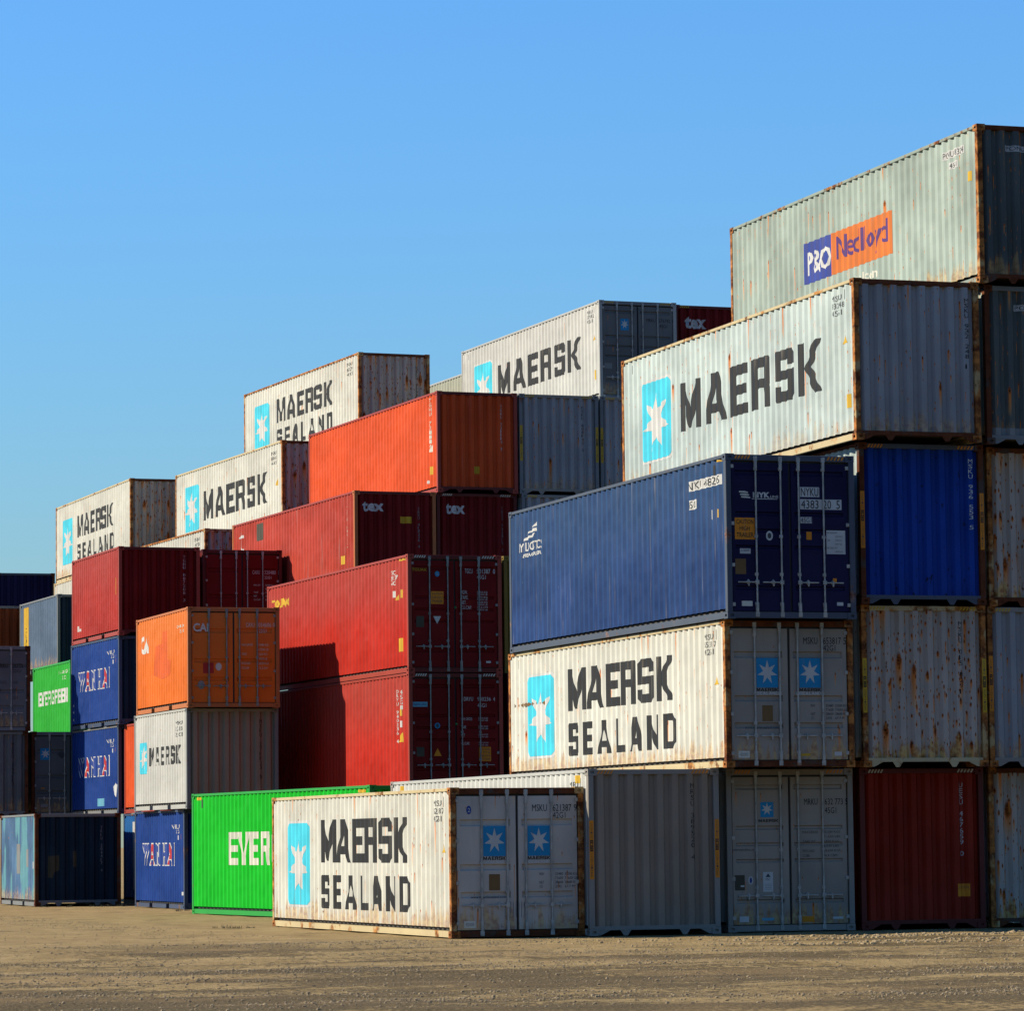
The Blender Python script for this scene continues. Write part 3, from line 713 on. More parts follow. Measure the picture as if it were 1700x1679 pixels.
dirt = q.mix(q.ramp(mid_, 0.3, 0.7), al((0.45, 0.31, 0.125)), al((0.63, 0.45, 0.20)))
dirt = q.mix(q.math('MULTIPLY', q.ramp(fine, 0.45, 0.75), 0.55), dirt, al((0.26, 0.19, 0.105)))
grav = q.mix(q.ramp(q.noise(P0, 22.0, 4.0, .7), 0.35, 0.65), al((0.075, 0.052, 0.020)), al((0.29, 0.21, 0.10)))
gm = q.ramp(q.math('ADD', q.math('ADD', band, q.ramp(gy, 37.0, 60.0, 0.10, 0.0)), q.math('MULTIPLY', q.math('SUBTRACT', fine, 0.5), 0.60)), 0.49, 0.575)
gmf = q.math('MULTIPLY', gm, q.ramp(gy, 58.5, 62.0, 0.95, 0.15))
gc = q.mix(gmf, dirt, grav)
blot = q.noise(q.xyz(q.math('MULTIPLY', gx, 0.9), q.math('MULTIPLY', gy, 0.6), 4.0), 1.0, 6.0, 0.7)
gc = q.mix(q.math('MULTIPLY', q.ramp(blot, 0.52, 0.66), 0.6), gc, al((0.15, 0.105, 0.045)))
warm = q.noise(q.xyz(q.math('MULTIPLY', gx, 0.25), q.math('MULTIPLY', gy, 0.5), 8.0), 1.0, 3.0)
gc = q.mix(q.math('MULTIPLY', q.ramp(warm, 0.5, 0.68), 0.4), gc, al((0.50, 0.33, 0.15)))
q.l(gc, q.b.inputs['Base Color']); q.b.inputs['Roughness'].default_value = 0.95; q.b.inputs['Specular IOR Level'].default_value = 0.1
bp = q.n('Bump'); bp.inputs['Strength'].default_value = 1.0; bp.inputs['Distance'].default_value = 0.05
q.l(q.math('ADD', q.math('MULTIPLY', fine, 0.7), q.math('MULTIPLY', q.noise(P0, 26.0, 4.0, .7), 0.6)), bp.inputs['Height']); q.l(bp.outputs[0], q.b.inputs['Normal'])
gr = add('ground', build_ground(), q.m, None); gr['kind'] = 'structure'

q = NT('loose_stone'); tc = q.n('TexCoord'); nn = q.noise(tc.outputs['Object'], 3.0, 3.0)
q.l(q.mix(q.ramp(nn, .3, .7), al((0.20, 0.145, 0.075)), al((0.50, 0.37, 0.20))), q.b.inputs['Base Color']); q.b.inputs['Roughness'].default_value = 0.95
STONE = q.m
def stone(m, x, y, r, rnd):
    z = ground_h(x, y); i = len(m.v); a0 = rnd.random()*6.28; n = 5; h = r*rnd.uniform(.5, .95)
    for zz, rr in ((-.3*r, r), (h*.55, r*.85)):
        for k in range(n):
            t = a0 + 6.283*k/n; q_ = rr*rnd.uniform(.7, 1.15); m.v.append((x+q_*math.cos(t), y+q_*math.sin(t), z+zz))
    m.v.append((x+r*.1, y, z+h))
    for k in range(n):
        j = (k+1) % n; m.f.append((i+k, i+j, i+n+j, i+n+k)); m.f.append((i+n+k, i+n+j, i+2*n))
rnd = random.Random(3); m = MB(); made = 0
while made < 26000:
    y = 36 + 27*rnd.random()**1.1; c = y*math.tan(CAM_YAW); x = c + rnd.uniform(-.155, .16)*y
    if y > 61.5 and x > 18.8: continue
    b = mnoise.noise(Vector((x*.10*1.0, y*.42, 2)))
    if rnd.random() > .12 + 2.4*max(0, b): continue
    stone(m, x, y, rnd.choice((.005, .006, .007, .008, .009, .010, .012, .020)) * rnd.uniform(.8, 1.3), rnd); made += 1
for k in range(1500):      # loose fill by the containers on the left
    y = rnd.uniform(63, 105); x = y*math.tan(CAM_YAW) + rnd.uniform(-.155, -.03)*y
    if x > 17.5 and y > 62: x = 17.5 - rnd.random()*2
    stone(m, x, y, rnd.uniform(.006, .020), rnd)
def raw(m, name):
    me = D.meshes.new(name); me.from_pydata(m.v, [], m.f); me.update(); me.materials.append(None); return me
g = add('gravel', raw(m, 'gravel'), STONE, None); g['kind'] = 'stuff'; g['label'] = 'loose stones and grit scattered over the dirt yard'
m = MB(); rnd = random.Random(11)
for row, (y0, sl, amp) in enumerate(((59.6, 0.045, 1.0), (58.9, 0.045, .9), (56.6, 0.03, 1.0), (56.0, 0.03, .8))):
    x = 19.5
    while x < 32:
        dens = max(0.0, min(1, (x-19)/5.0)) 
        if rnd.random() < .35 + .6*dens:
            for k in range(1 + int(2*dens)):
                stone(m, x+rnd.uniform(-.1, .1), y0+sl*(x-26)+rnd.uniform(-.14, .14), rnd.uniform(.02, .055)*amp*(.5+.5*dens), rnd)
        x += rnd.uniform(.10, .2)
q = NT('broken_soil'); tc = q.n('TexCoord')
q.l(q.mix(q.ramp(q.noise(tc.outputs['Object'], 4.0, 3.0), .3, .7), al((0.38, 0.27, 0.13)), al((0.56, 0.41, 0.21))), q.b.inputs['Base Color']); q.b.inputs['Roughness'].default_value = 0.95
g = add('soil_clods', raw(m, 'soil_clods'), q.m, None); g['kind'] = 'stuff'; g['label'] = 'rows of broken soil clods left by tyre treads'

# ------------------------------------------------------------------ front row, right side of the picture
H = HC
c = Box('rusty white container with two lines of lettering, alone on the ground at the very front', 19.58, 63.06, 0, 0, L40, STD, 'white', 'doors', 'paledoor', frame='rustpale', post='rust', header='darkrust')
c.maersk(True, ('MSKU', '621387', '42G1')); c.maersk_doors('6213879')
c.end_poly([ell(.345, 2.20, .045, .075)], 'blue', name='label'); c.end_text('2', .325, .37, 2.165, 2.235, 'white', lift=.007)
for k in range(9): x = .98 + .05*k; c.end_poly([[(x, .34+.03*(k%3)), (x+.012, .34), (x+.018, .60-.02*(k%2)), (x+.004, .62)]], 'grey', lift=.003, name='scuff_mark')

c = Box('plain grey corrugated end with orange post stickers, on the ground beside the front white container', 22.01, 62.79, 0, 0, L40, HC, 'white_clean', 'wall', 'greyend', frame='white', post='grey', header='grey')
c.vertical('MRSU 389520 4', 1.905, 1.29, 2.64, 'black'); c.post_sticker('orange', 0.98, 2.0); c.stripes('orange'); c.maersk(False, ('MRSU', '389520', '45G1'))
for a in (0.62, 11.55): c.side_poly([R(a-.15, H-.24, a+.12, H-.10)], 'yellow', name='sticker')

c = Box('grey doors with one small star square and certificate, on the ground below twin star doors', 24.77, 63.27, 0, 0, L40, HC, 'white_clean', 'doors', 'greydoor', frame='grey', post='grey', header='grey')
c.star_sq(.66, .91, 2.03, 2.30); c.end_text('MAERSK', .62, 1.0, 1.945, 1.995, 'black', True)
c.end_text('MRKU', 1.50, 1.76, 2.245, 2.355, 'black'); c.end_text('632 773', 1.90, 2.25, 2.245, 2.355, 'black'); c.end_text('5', 2.295, 2.35, 2.245, 2.355, 'black'); c.end_text('45G1', 1.90, 2.12, 2.09, 2.20, 'black')
c.table(1.45, 2.18, 1.30, 1.80, [('MAX.GROSS', '32,500 KGS', ''), ('', '71,650 LBS', ''), ('TARE WT.', '3,870 KGS', ''), ('', '8,530 LBS', ''), ('PAYLOAD', '28,630 KGS', ''), ('CUBE', '76.4 CBM', '')], 'darkgrey', [1.46, 1.86, 2.0], .55)
c.end_text('www.maerskline.com', .11, .55, 1.44, 1.48, 'darkgrey'); c.end_poly([R(.15, .74, .34, 1.01)], 'olive', name='data_plate'); c.end_poly([R(.26, .80, .33, .83)], 'white', .006, 'label')
c.end_poly([ell(.455, .915, .05, .075)], 'white', name='label'); c.end_poly([ell(.455, .915, .022, .05)], 'blue', .006, 'marking')
c.end_poly([R(.69, .71, .88, 1.06)], 'white', name='certificate'); c.end_poly([[(.735, .97), (.835, .97), (.785, 1.035)]], 'darkgrey', .006, 'marking'); c.end_text('FSC', .74, .83, .91, .95, 'darkgrey', lift=.006)
for k in range(4): c.end_poly([R(.72, .75+.03*k, .85, .757+.03*k)], 'grey', .006, 'marking')
c.end_poly([R(.23, .18, .41, .28)], 'white', name='label'); c.end_poly([R(.66, .20, .89, .25)], 'aqua', name='label'); c.end_poly([R(1.43, .165, 1.66, .265)], 'orange', name='label'); c.end_poly([R(2.02, .21, 2.22, .25)], 'white', name='label')
c.stripes('orange')

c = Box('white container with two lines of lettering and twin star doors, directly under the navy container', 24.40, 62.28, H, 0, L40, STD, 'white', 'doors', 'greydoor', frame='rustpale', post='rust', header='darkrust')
c.maersk(True, ('MSKU', '653817', '42G1')); c.maersk_doors('6538175')
c.end_poly([R(2.06, .2, 2.2, .27)], 'white', name='label'); c.end_poly([R(1.4, .2, 1.6, .24)], 'yellow', name='label')
for k in range(9):
    s0 = 11.85-.27*k*.85; c.side_poly([[(s0, 1.47), (s0-.10, 1.52), (s0-.02, 1.56), (s0+.06, 1.52)]], 'brown', .011, 'rust_scar')

c = Box('navy blue container with a white sail emblem and an orange caution plate on its doors', 24.33, 61.93, H+STD, 0, L40, HC, 'navy', 'doors', 'navydoor', frame='navy', post='navy', header='navy')
c.side_text('NYK LOGISTICS', 11.66, 10.2, 2.02, 2.20, 'white', bold=.015); c.side_text('& MEGACARRIER', 11.42, 10.27, 1.90, 1.975, 'white', bold=.02)
c.side_poly([[(11.4, 2.23), (11.1, 2.31), (10.75, 2.33), (10.6, 2.36), (10.65, 2.29), (10.95, 2.27), (11.15, 2.24)], [(11.15, 2.35), (10.9, 2.41), (10.55, 2.46), (10.53, 2.39), (10.85, 2.38)], [(10.85, 2.46), (10.65, 2.50), (10.47, 2.62), (10.5, 2.50), (10.7, 2.47)]], 'white', name='sail_emblem')
c.side_poly([R(.30, 2.38, 1.92, 2.56)], 'white', name='label'); c.side_text('NYKU 4383205', 1.86, .36, 2.40, 2.54, 'black', lift=.006)
c.side_poly([R(1.48, 2.05, 1.93, 2.22)], 'white', name='label'); c.side_text('45G1', 1.88, 1.53, 2.07, 2.20, 'black', lift=.006)
c.side_poly([R(.70, 1.79, .82, 1.96)], 'white', name='label'); c.side_poly([R(.40, 1.80, .53, 1.95)], 'yellow', name='label')
for sc in (11.64, .62): c.side_poly([R(sc-.02, H-.33, sc+.02, H-.15)], 'black', name='marking')
for a, b in ((.12, .5),): c.side_poly([R(a, H-.115, b, H-.08)], 'yellow', name='marking')
c.end_poly([[(.26+.02*k, 2.215-.045*k), (.43+.02*k, 2.205-.045*k), (.43+.02*k, 2.225-.045*k), (.36+.02*k, 2.242-.045*k), (.26+.02*k, 2.24-.045*k)] for k in range(3)], 'cream', name='stripe_emblem')
c.end_text('NYK', .52, .84, 2.125, 2.225, 'white', bold=.04); c.end_text('LINE', .85, 1.0, 2.125, 2.17, 'white', bold=.02); c.end_poly([R(.50, 2.10, .98, 2.112)], 'white')
c.end_poly([R(1.41, 2.155, 1.78, 2.33)], 'white', name='label'); c.end_text('NYKU', 1.43, 1.76, 2.17, 2.315, 'black', lift=.007)
c.end_poly([R(1.41, 1.935, 2.20, 2.115)], 'white', name='label'); c.end_text('4383', 1.43, 1.76, 1.95, 2.10, 'black', lift=.007); c.end_text('20', 1.85, 2.0, 1.95, 2.10, 'black', lift=.007); c.end_text('5', 2.10, 2.17, 1.95, 2.10, 'black', lift=.007)
c.end_poly([R(1.41, 1.69, 1.63, 1.80)], 'white', name='label'); c.end_text('45G1', 1.42, 1.62, 1.70, 1.79, 'black', lift=.007)
c.end_poly([R(.17, 1.39, .545, 1.77)], 'orange', name='caution_plate')
for k, t in enumerate(('CAUTION', 'HIGH', 'TRAILER')): c.end_text(t, .20 if k != 1 else .26, .52 if k != 1 else .45, 1.66-.115*k, 1.74-.115*k, 'black', lift=.007)
c.end_poly([ell(.82, 1.46, .065, .085)], 'white', name='label'); c.end_poly([ell(.82, 1.46, .035, .05)], 'darkgrey', .006, 'marking')
c.end_poly([R(1.52, 1.40, 1.62, 1.54)], 'orange', name='label'); c.end_poly([R(1.90, 1.15, 2.26, 1.57)], 'white', name='data_label')
c.table(1.91, 2.25, 1.16, 1.56, [('MAX.GROSS WGT',), ('', '32,500 KG'), ('TARE', '3,930 KG'), ('', '8,660 LB'), ('MAX.CARGO WGT',), ('', '28,570 KG')], 'black', [1.91, 2.07], .5)
c.end_poly([R(.26, 1.14, .46, 1.23)], 'white', name='label'); c.end_text('C ADDP', .28, .44, 1.18, 1.215, 'darkgrey', lift=.006); c.end_poly([R(.17, .78, .37, 1.05)], 'brown', name='data_plate')
c.end_poly([R(.28, .22, .48, .31)], 'cream', name='label'); c.end_poly([R(2.08, .24, 2.20, .30)], 'white', name='label'); c.end_poly([R(2.0, .63, 2.07, .72)], 'orange', .03, 'seal')
c.stripes('orange')

c = Box('brick red end with white stacked characters, on the ground right of grey doors', 27.35, 63.3, 0, 0, L40, HC, 'brick', frame='maroon')
c.vertical('UESU 467659 0', 1.975, 1.29, 2.63, 'white'); c.end_poly([R(1.90, .57, 2.14, .80)], 'orange', name='caution_plate'); c.end_text('CAUTION', 1.92, 2.12, .71, .76, 'darkgrey'); c.stripes('white')
c = Box('white end streaked with heavy rust runs, between brick red below and royal blue above', 27.14, 62.6, H, 0, L40, HC, 'white', 'wall', 'white_rusty', frame='rust', post='rust', header='rustpale')
c.vertical('MSKU 015 8291', 1.90, 1.30, 2.62, 'black'); c.post_sticker('yellow', .97, 1.94); c.stripes('yellow')
c = Box('bright royal blue container end with white stacked characters, above the rust streaked white end', 27.07, 62.4, 2*H, 0, L40, HC, 'bluewhite', 'wall', 'royal', frame='darkrust', post='darkrust', header='navy')
c.vertical('MSKU 936 553 5', 2.14, 1.35, 2.64, 'white'); c.post_sticker('orange', 1.0, 2.02); c.stripes('orange')
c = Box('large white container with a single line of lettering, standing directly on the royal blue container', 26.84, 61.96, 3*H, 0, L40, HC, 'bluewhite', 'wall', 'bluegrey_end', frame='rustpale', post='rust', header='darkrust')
c.maersk(False, ('MSKU', '932248', '45G1')); c.vertical('MSKU 932 248 1', 2.155, 1.31, 2.60, 'black')
c.side_poly([R(.30, .60, .42, .85)], 'yellow', name='label')
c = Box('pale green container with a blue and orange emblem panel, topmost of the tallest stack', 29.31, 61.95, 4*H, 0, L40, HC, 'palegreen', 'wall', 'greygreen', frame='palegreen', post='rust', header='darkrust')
c.side_poly([R(6.81, 1.12, 8.24, 1.95)], 'panelblue', name='emblem_panel'); c.side_poly([R(3.92, 1.12, 6.81, 1.95)], 'panelorange', name='emblem_panel')
c.side_text('P&O', 8.08, 6.90, 1.28, 1.76, 'white', bold=.014, lift=.006); c.side_text('Nedlloyd', 6.54, 4.13, 1.24, 1.84, 'purple', bold=.012, lift=.006)
c.side_text('ponl.com', 5.9, 4.58, .72, .97, 'cream', bold=.03)
c.side_poly([R(.62, 2.47, 1.52, 2.62)], 'white', name='label'); c.side_text('PONU 183244', 1.50, .64, 2.49, 2.60, 'darkgrey', lift=.006)
c.side_poly([R(.9, 2.26, 1.25, 2.39)], 'white', name='label'); c.side_text('45G1', 1.22, .93, 2.28, 2.37, 'darkgrey', lift=.006); c.side_poly([R(.33, 1.91, .48, 2.09)], 'yellow', name='label')
c.end_poly([R(.56, 2.42, 1.5, 2.53)], 'white', name='label'); c.end_text('PONU 183244', .60, 1.46, 2.44, 2.515, 'black', lift=.006)
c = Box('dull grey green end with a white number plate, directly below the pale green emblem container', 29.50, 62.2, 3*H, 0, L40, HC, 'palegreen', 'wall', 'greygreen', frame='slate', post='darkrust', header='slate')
c.end_poly([R(.62, 2.44, 1.5, 2.55)], 'white', name='label'); c.end_text('PONU 149520', .64, 1.46, 2.455, 2.535, 'black', lift=.006)
c.end_poly([R(.12, .14+.03, 2.2, .30)], 'grey', name='marking')
c = Box('pale grey end with rust at its foot, right edge, beside the royal blue end', 29.71, 62.7, 2*H, 0, L40, HC, 'white', 'wall', 'white_rusty', frame='rustpale', post='rust', header='darkrust')
c = Box('pale blue grey end with orange post sticker, right edge, beside the rust streaked end', 29.68, 62.75, H, 0, L40, HC, 'white', 'wall', 'bluegrey_end', frame='rustpale', post='rust', header='grey')
c.post_sticker('orange', 1.0, 2.0); c.stripes('yellow')
c = Box('rust stained pale end on the ground, right edge, beside the brick red end', 29.94, 63.4, 0, 0, L40, HC, 'white', 'wall', 'white_rusty', frame='rustpale', post='rust', header='darkrust')

# ------------------------------------------------------------------ second row: green, the two red ones, the twenty foot stack
c = Box('long bright green container with big white lettering, on the ground behind the front white one', 22.60, 78.58, 0, 4.71, L40, HC, 'green', frame='green')
c.side_text('EVERGREEN', 9.49, 2.7, 1.18, 1.95, 'cream', True, gap=.10)
for sc in (11.45, .7): c.side_poly([R(sc-.02, H-.35, sc+.02, H-.15)], 'darkgrey'); 
for a in (11.7, .55): c.side_poly([R(a-.22, H-.16, a+.2, H-.09)], 'yellow', name='sticker')

c = Box('bright red container with yellow lettering and an inverted white triangle on its dark doors', 26.62, 89.04, 2*H, 1.81, L40, HC, 'red', 'doors', 'maroon', frame='red', post='red', header='maroon', rod=STEEL_D)
c.side_text('TOUAX', 11.77, 10.15, 2.24, 2.50, 'yellow', bold=.05)
for k, t in enumerate(('TGCU', '501387', '45G1')): c.side_text(t, 1.43, .88 if k == 1 else 1.0, 2.46-.13*k, 2.57-.13*k, 'white', bold=.02)
c.side_poly([R(1.08, 1.90, 1.22, 2.06)], 'white', name='label'); c.side_poly([[(1.02, 1.82), (.72, 1.82), (.74, 2.05)]], 'yellow', name='warning_triangle'); c.side_poly([R(.54, 1.86, .64, 2.06)], 'yellow', name='label')
c.side_poly([R(.50, .54, .87, .87)], 'yellow', name='caution_plate')
for a in (.2,): c.side_poly([R(a, H-.13, a+.5, H-.085)], 'yellow', name='sticker')
c.end_text('TOUAX', .12, .50, 2.485, 2.56, 'yellow'); c.end_poly([ell(.77, 2.42, .06, .07)], 'skyblue', name='label'); c.end_text('GL', .735, .805, 2.39, 2.45, 'white', lift=.007)
c.end_poly([R(.60, 1.68, .93, 1.99)], 'orange', name='caution_plate')
for k, t in enumerate(('CAUTION', 'HIGH', 'TRAILER')): c.end_text(t, .63, .90, 1.90-.09*k, 1.96-.09*k, 'darkgrey', lift=.007)
c.end_poly([[(.66, 1.38), (.86, 1.38), (.76, 1.19)]], 'white', name='warning_triangle'); c.end_poly([R(.22, 1.11, .42, 1.38)], 'olive', name='data_plate')
c.end_text('TGCU', 1.49, 1.69, 2.44, 2.555, 'white'); c.end_text('501387', 1.80, 2.15, 2.44, 2.555, 'white'); c.end_text('0', 2.22, 2.275, 2.44, 2.555, 'white'); c.end_text('45G1', 1.80, 2.03, 2.30, 2.405, 'white')
for k, (a, b) in enumerate((('MGW.', '32500 KG'), ('TARE.', '3870 KG'), ('NET.', '28630 KG'), ('CU.CAP.', '76.4 CM'))):
    c.end_text(a, 1.38, (1.55, 1.57, 1.52, 1.66)[k], 1.93-.125*k, 2.02-.125*k, 'white'); c.end_text(b, 1.80, 2.07, 1.96-.125*k, 2.005-.125*k, 'white'); c.end_text('71650 LB', 1.80, 2.07, 1.905-.125*k, 1.945-.125*k, 'white')
c.end_poly([ell(1.205+.03, 1.6, .03, .03)], 'green', .002, 'seal'); c.end_poly([R(2.02, .24, 2.14, .29)], 'white', name='label'); c.stripes('cream')

c = Box('red container with a light blue strip on its doors, beneath the yellow lettered red one', 26.62, 89.04, H, 1.81, L40, HC, 'red', 'doors', 'maroon', frame='red', post='red', header='maroon', rod=STEEL_D)
c.side_vertical('DRYU 940236 4', .99, 1.19, 2.51, 'white', .10); c.side_vertical('45G1', .70, 2.0, 2.5, 'white', .10)
c.side_poly([R(.62, 1.86, .78, 2.02)], 'yellow', name='label'); c.side_poly([R(.62, 1.58, .78, 1.74)], 'white', name='label'); c.side_poly([[(.92, 1.22), (.58, 1.22), (.60, 1.46)]], 'yellow', name='warning_triangle')
c.end_poly([R(.07, 2.06, .49, 2.18)], 'aqua', name='label'); c.end_text('HighCube', .10, .46, 2.08, 2.155, 'blue', lift=.007)
c.end_poly([ell(.74, 1.6, .07, .07)], 'skyblue', name='label'); c.end_poly([ell(.74, 1.6, .035, .05)], 'darkgrey', .006, 'marking')
c.end_poly([[(.64, .86), (.84, .86), (.74, 1.05)]], 'orange', name='warning_triangle'); c.end_poly([R(1.81, .73, 2.12, 1.08)], 'orange', name='caution_plate')
for k, t in enumerate(('CAUTION', '9 FT 6', 'HIGH', 'CONTAINER')): c.end_text(t, 1.84, 2.09, 1.0-.08*k, 1.05-.08*k, 'darkgrey', lift=.007)
c.end_text('DRYU', 1.43, 1.67, 2.205, 2.30, 'white'); c.end_text('940236', 1.78, 2.13, 2.205, 2.30, 'white'); c.end_text('4', 2.19, 2.24, 2.205, 2.30, 'white'); c.end_text('45G1', 1.78, 2.01, 2.05, 2.145, 'white')
for k, (a, b) in enumerate((('MAX.GROSS', '32500 KGS'), ('TARE', '3840 KGS'), ('NET', '28660 KGS'), ('CU.CAP.', '76.3 CU.M'))):
    c.end_text(a, 1.35, (1.64, 1.48, 1.45, 1.57)[k], 1.73-.2*k, 1.80-.2*k, 'white'); c.end_text(b, 1.80, 2.05, 1.765-.2*k, 1.80-.2*k, 'white'); c.end_text('71650 LBS', 1.80, 2.05, 1.71-.2*k, 1.745-.2*k, 'white')
c.end_poly([R(.20, .85, .40, 1.08)], 'olive', name='data_plate'); c.end_poly([ell(1.235, 1.64, .03, .03)], 'green', .002, 'seal'); c.stripes('cream')

Box('mustard yellow container, only a sliver showing between the dark red doors and the navy container', 29.17, 89.3, 2*H, 1.81, L40, HC, 'yellow', frame='yellow')

Box('dark maroon container, a thin dark sliver beneath the mustard yellow one', 29.20, 89.2, H, 1.81, L40, HC, 'maroon', frame='maroon')

c = Box('short orange container with a pale round sticker on its doors, topmost of its stack', 22.68, 95.63, 2*STD, 0, L20, STD, 'orange', 'doors', 'orange', frame='orange', header='orange', rod=STEEL_D)
c.side_text('CAI', 5.54, 4.58, 1.62, 2.11, 'white', bold=.05)
c.side_poly([[(4.0, 1.0), (3.9, 1.75), (3.1, 1.8), (3.05, 2.1), (2.5, 2.12), (2.45, 1.35), (2.0, 1.3), (2.05, .95), (3.0, .85)]], 'orangepatch', name='paint_patch')
c.side_text('054606', 1.27, .45, 2.10, 2.18, 'cream'); c.side_text('22G1', .95, .60, 1.97, 2.05, 'cream')
c.end_text('CAI', .15, .555, 1.95, 2.17, 'white', bold=.03); c.end_text('CAXU', 1.55, 1.78, 2.08, 2.19, 'white'); c.end_text('054606', 1.88, 2.22, 2.08, 2.19, 'white'); c.end_text('0', 2.265, 2.32, 2.08, 2.19, 'white'); c.end_text('22G1', 1.89, 2.09, 1.93, 2.03, 'white')
c.end_poly([ell(.82, 1.05, .08, .10)], 'white', name='label'); c.end_poly([R(.41, .88, .69, 1.15)], 'red', name='marking')
c.table(1.43, 2.16, .96, 1.68, [('MAX.GROSS', '30480 KG', ''), ('', '67200 LB', ''), ('TARE', '2230 KG', ''), ('', '4920 LB', ''), ('PAYLOAD', '28250 KG', ''), ('CU.CAP', '33.2 CM', '')], 'cream', [1.43, 1.88, 2.0], .5)
c.end_poly([ell(.36, .58, .09, .11)], 'grey', name='marking')

c = Box('short grey white container with a small blue star panel, directly under the orange one', 22.71, 95.91, STD, .31, L20, STD, 'white_clean', 'wall', 'greyend', frame='white', post='slate', header='grey')
c.side_poly([rrect(4.55, .99, 5.47, 1.83, .1)], 'cyan', .006, 'emblem_panel'); c.side_poly(star_polys(5.0, 1.41, .42, .36), 'white', .009, 'star_emblem')
c.side_text('MAERSK', 4.32, .82, 1.18, 1.67, 'black', True, gap=.3)
for k, t in enumerate(('MSKU', '271123', '22G1')): c.side_text(t, 1.3, .6, 2.18-.15*k, 2.29-.15*k, 'darkgrey')
c.vertical('MSKU 271123 5', 1.93, .75, 2.3, 'black')

def wan_hai(c, s0=5.1, s1=1.2, z0=1.12, z1=1.73):
    w = s0-s1
    def word(t, a, b, mats):
        ps = []; x = 0
        tot = sum(GLY[ch][0] for ch in t) + .30*(len(t)-1); k = (a-b)/tot
        for ch, mt in zip(t, mats):
            gw = GLY[ch][0]; e = .0
            xa, xb = a - x*k, a - (x+gw)*k
            inner = font_bm(ch, .025); outer = font_bm(ch, .065)
            xs = [v.co.x for v in inner.verts]; ys = [v.co.y for v in inner.verts]
            ax, bx, ay, by = min(xs), max(xs), min(ys), max(ys)
            for bm in (inner, outer):
                for v in bm.verts:
                    v.co.x = xa - .02 + (v.co.x-ax)/max(1e-6, bx-ax)*(xb-xa+.04); v.co.y = z0+.03 + (v.co.y-ay)/(by-ay)*(z1-z0-.06)
            c.side_bm(outer, 'lettering', K['white'], .003); c.side_bm(inner, 'lettering', K[mt], .007)
            x += gw + .30
    word('WAN', s0, s0-w*.54, ('blue', 'red', 'blue')); word('HAI', s0-w*.62, s1, ('blue', 'red', 'blue'))
    c.side_text('WHLU', 1.5, .62, 2.09, 2.20, 'white'); c.side_text('22G1', 1.0, .55, 1.97, 2.06, 'white')
    c.side_poly([R(.78, 1.80, .88, 1.92)], 'white', name='label'); c.side_poly([R(.42, 1.82, .52, 1.93)], 'orange', name='label')
c = Box('blue container with red and white lettering, on the ground under the grey white star one', 22.88, 96.96, 0, -.4, L20, STD, 'blue', frame='blue', rail='blue')
wan_hai(c); c.side_poly([R(.25, .36, .36, .45)], 'white', name='marking')
c = Box('light blue container with a tall white stripe, mostly hidden behind the ground level lettered blue', 23.95, 103.09, 0, 0, L20, STD, 'blue2', frame='blue')
c.side_poly([R(4.3, .40, 4.95, 2.35)], 'white', name='stripe'); c.side_text('M', 4.7, 4.35, .45, .55, 'red', lift=.006); c.side_text('K', 4.7, 4.35, 2.0, 2.2, 'red', lift=.006)
Box('rust orange container, a narrow strip showing behind the grey white star one', 23.98, 103.09, STD, 0, L20, STD, 'orangered', frame='red')

# ------------------------------------------------------------------ third stack on the left
c = Box('crimson container with plain sides, topmost over the two lettered blue ones', 23.74, 108.73, 3*STD, 1.34, L20, STD, 'crimson', 'wall', 'maroon', frame='red', header='maroon')
c.vertical('TGHU 087208 3', 1.93, .98, 2.35, 'white'); c.side_poly([R(5.25, .38, 5.35, .55), R(4.9, .38, 5.1, .46), R(4.65, .43, 4.72, .52)], 'white'); c.side_poly([R(.4, 1.2, .5, 1.7)], 'yellow', name='label')
c = Box('dark red container with four lock rods on its doors, beside the crimson one', 26.40, 109.4, 3*STD, 1.3, L20, STD, 'maroon', 'doors', 'maroon', frame='maroon')
c.end_text('CAXU', 1.53, 1.76, 1.87, 1.98, 'white'); c.end_text('320480', 1.90, 2.25, 1.87, 1.98, 'white'); c.end_text('1', 2.33, 2.36, 1.87, 1.98, 'white'); c.end_text('22G1', 1.90, 2.11, 1.73, 1.815, 'white')
c.table(1.45, 2.2, 1.06, 1.6, [('MAX.GW', '30480 KG', ''), ('', '67200 LB', ''), ('TARE', '2230 KG', ''), ('NET', '28250 KG', ''), ('CU.CAP', '33.2 CM', '')], 'cream', [1.57, 1.92, 2.0], .5)
c = Box('blue container with outlined red and white lettering, directly under the crimson one', 23.77, 108.88, 2*STD, 1.62, L20, STD, 'blue', 'wall', 'darkblue', frame='blue'); wan_hai(c)
for z in (.32, .55, .75): c.side_poly([ell(5.82, z, .06, .04)], 'white', name='marking')
c = Box('blue lettered container with a pale blue smudge, second one down beneath the crimson one', 23.82, 109.21, STD, 1.41, L20, STD, 'blue', 'wall', 'darkblue', frame='blue', rail='slate'); wan_hai(c, 5.2, 1.18, 1.13, 1.74)
c.side_poly([[(.6, .55), (.35, .5), (.3, .85), (.5, .95), (.65, .8)]], 'white', name='marking'); c.side_poly([R(1.9, .25, 2.7, .48)], 'aqua', name='paint_patch')
c = Box('sun faded blue container with a dark blue patched end, on the ground at lower left', 20.72, 105.9, 0, -1.5, L20, STD, 'fadedblue', 'wall', 'darkblue', frame='slate', post='darkrust', header='slate')
c.end_poly([[(.38, 1.4), (.70, 1.42), (.70, 1.0), (.55, .95), (.5, .8), (.38, .8)], R(1.08, 1.09, 1.18, 1.54)], 'olive', name='paint_patch'); c.vertical('TRIU 204417 4', 1.86, .94, 2.23, 'grey', .05)
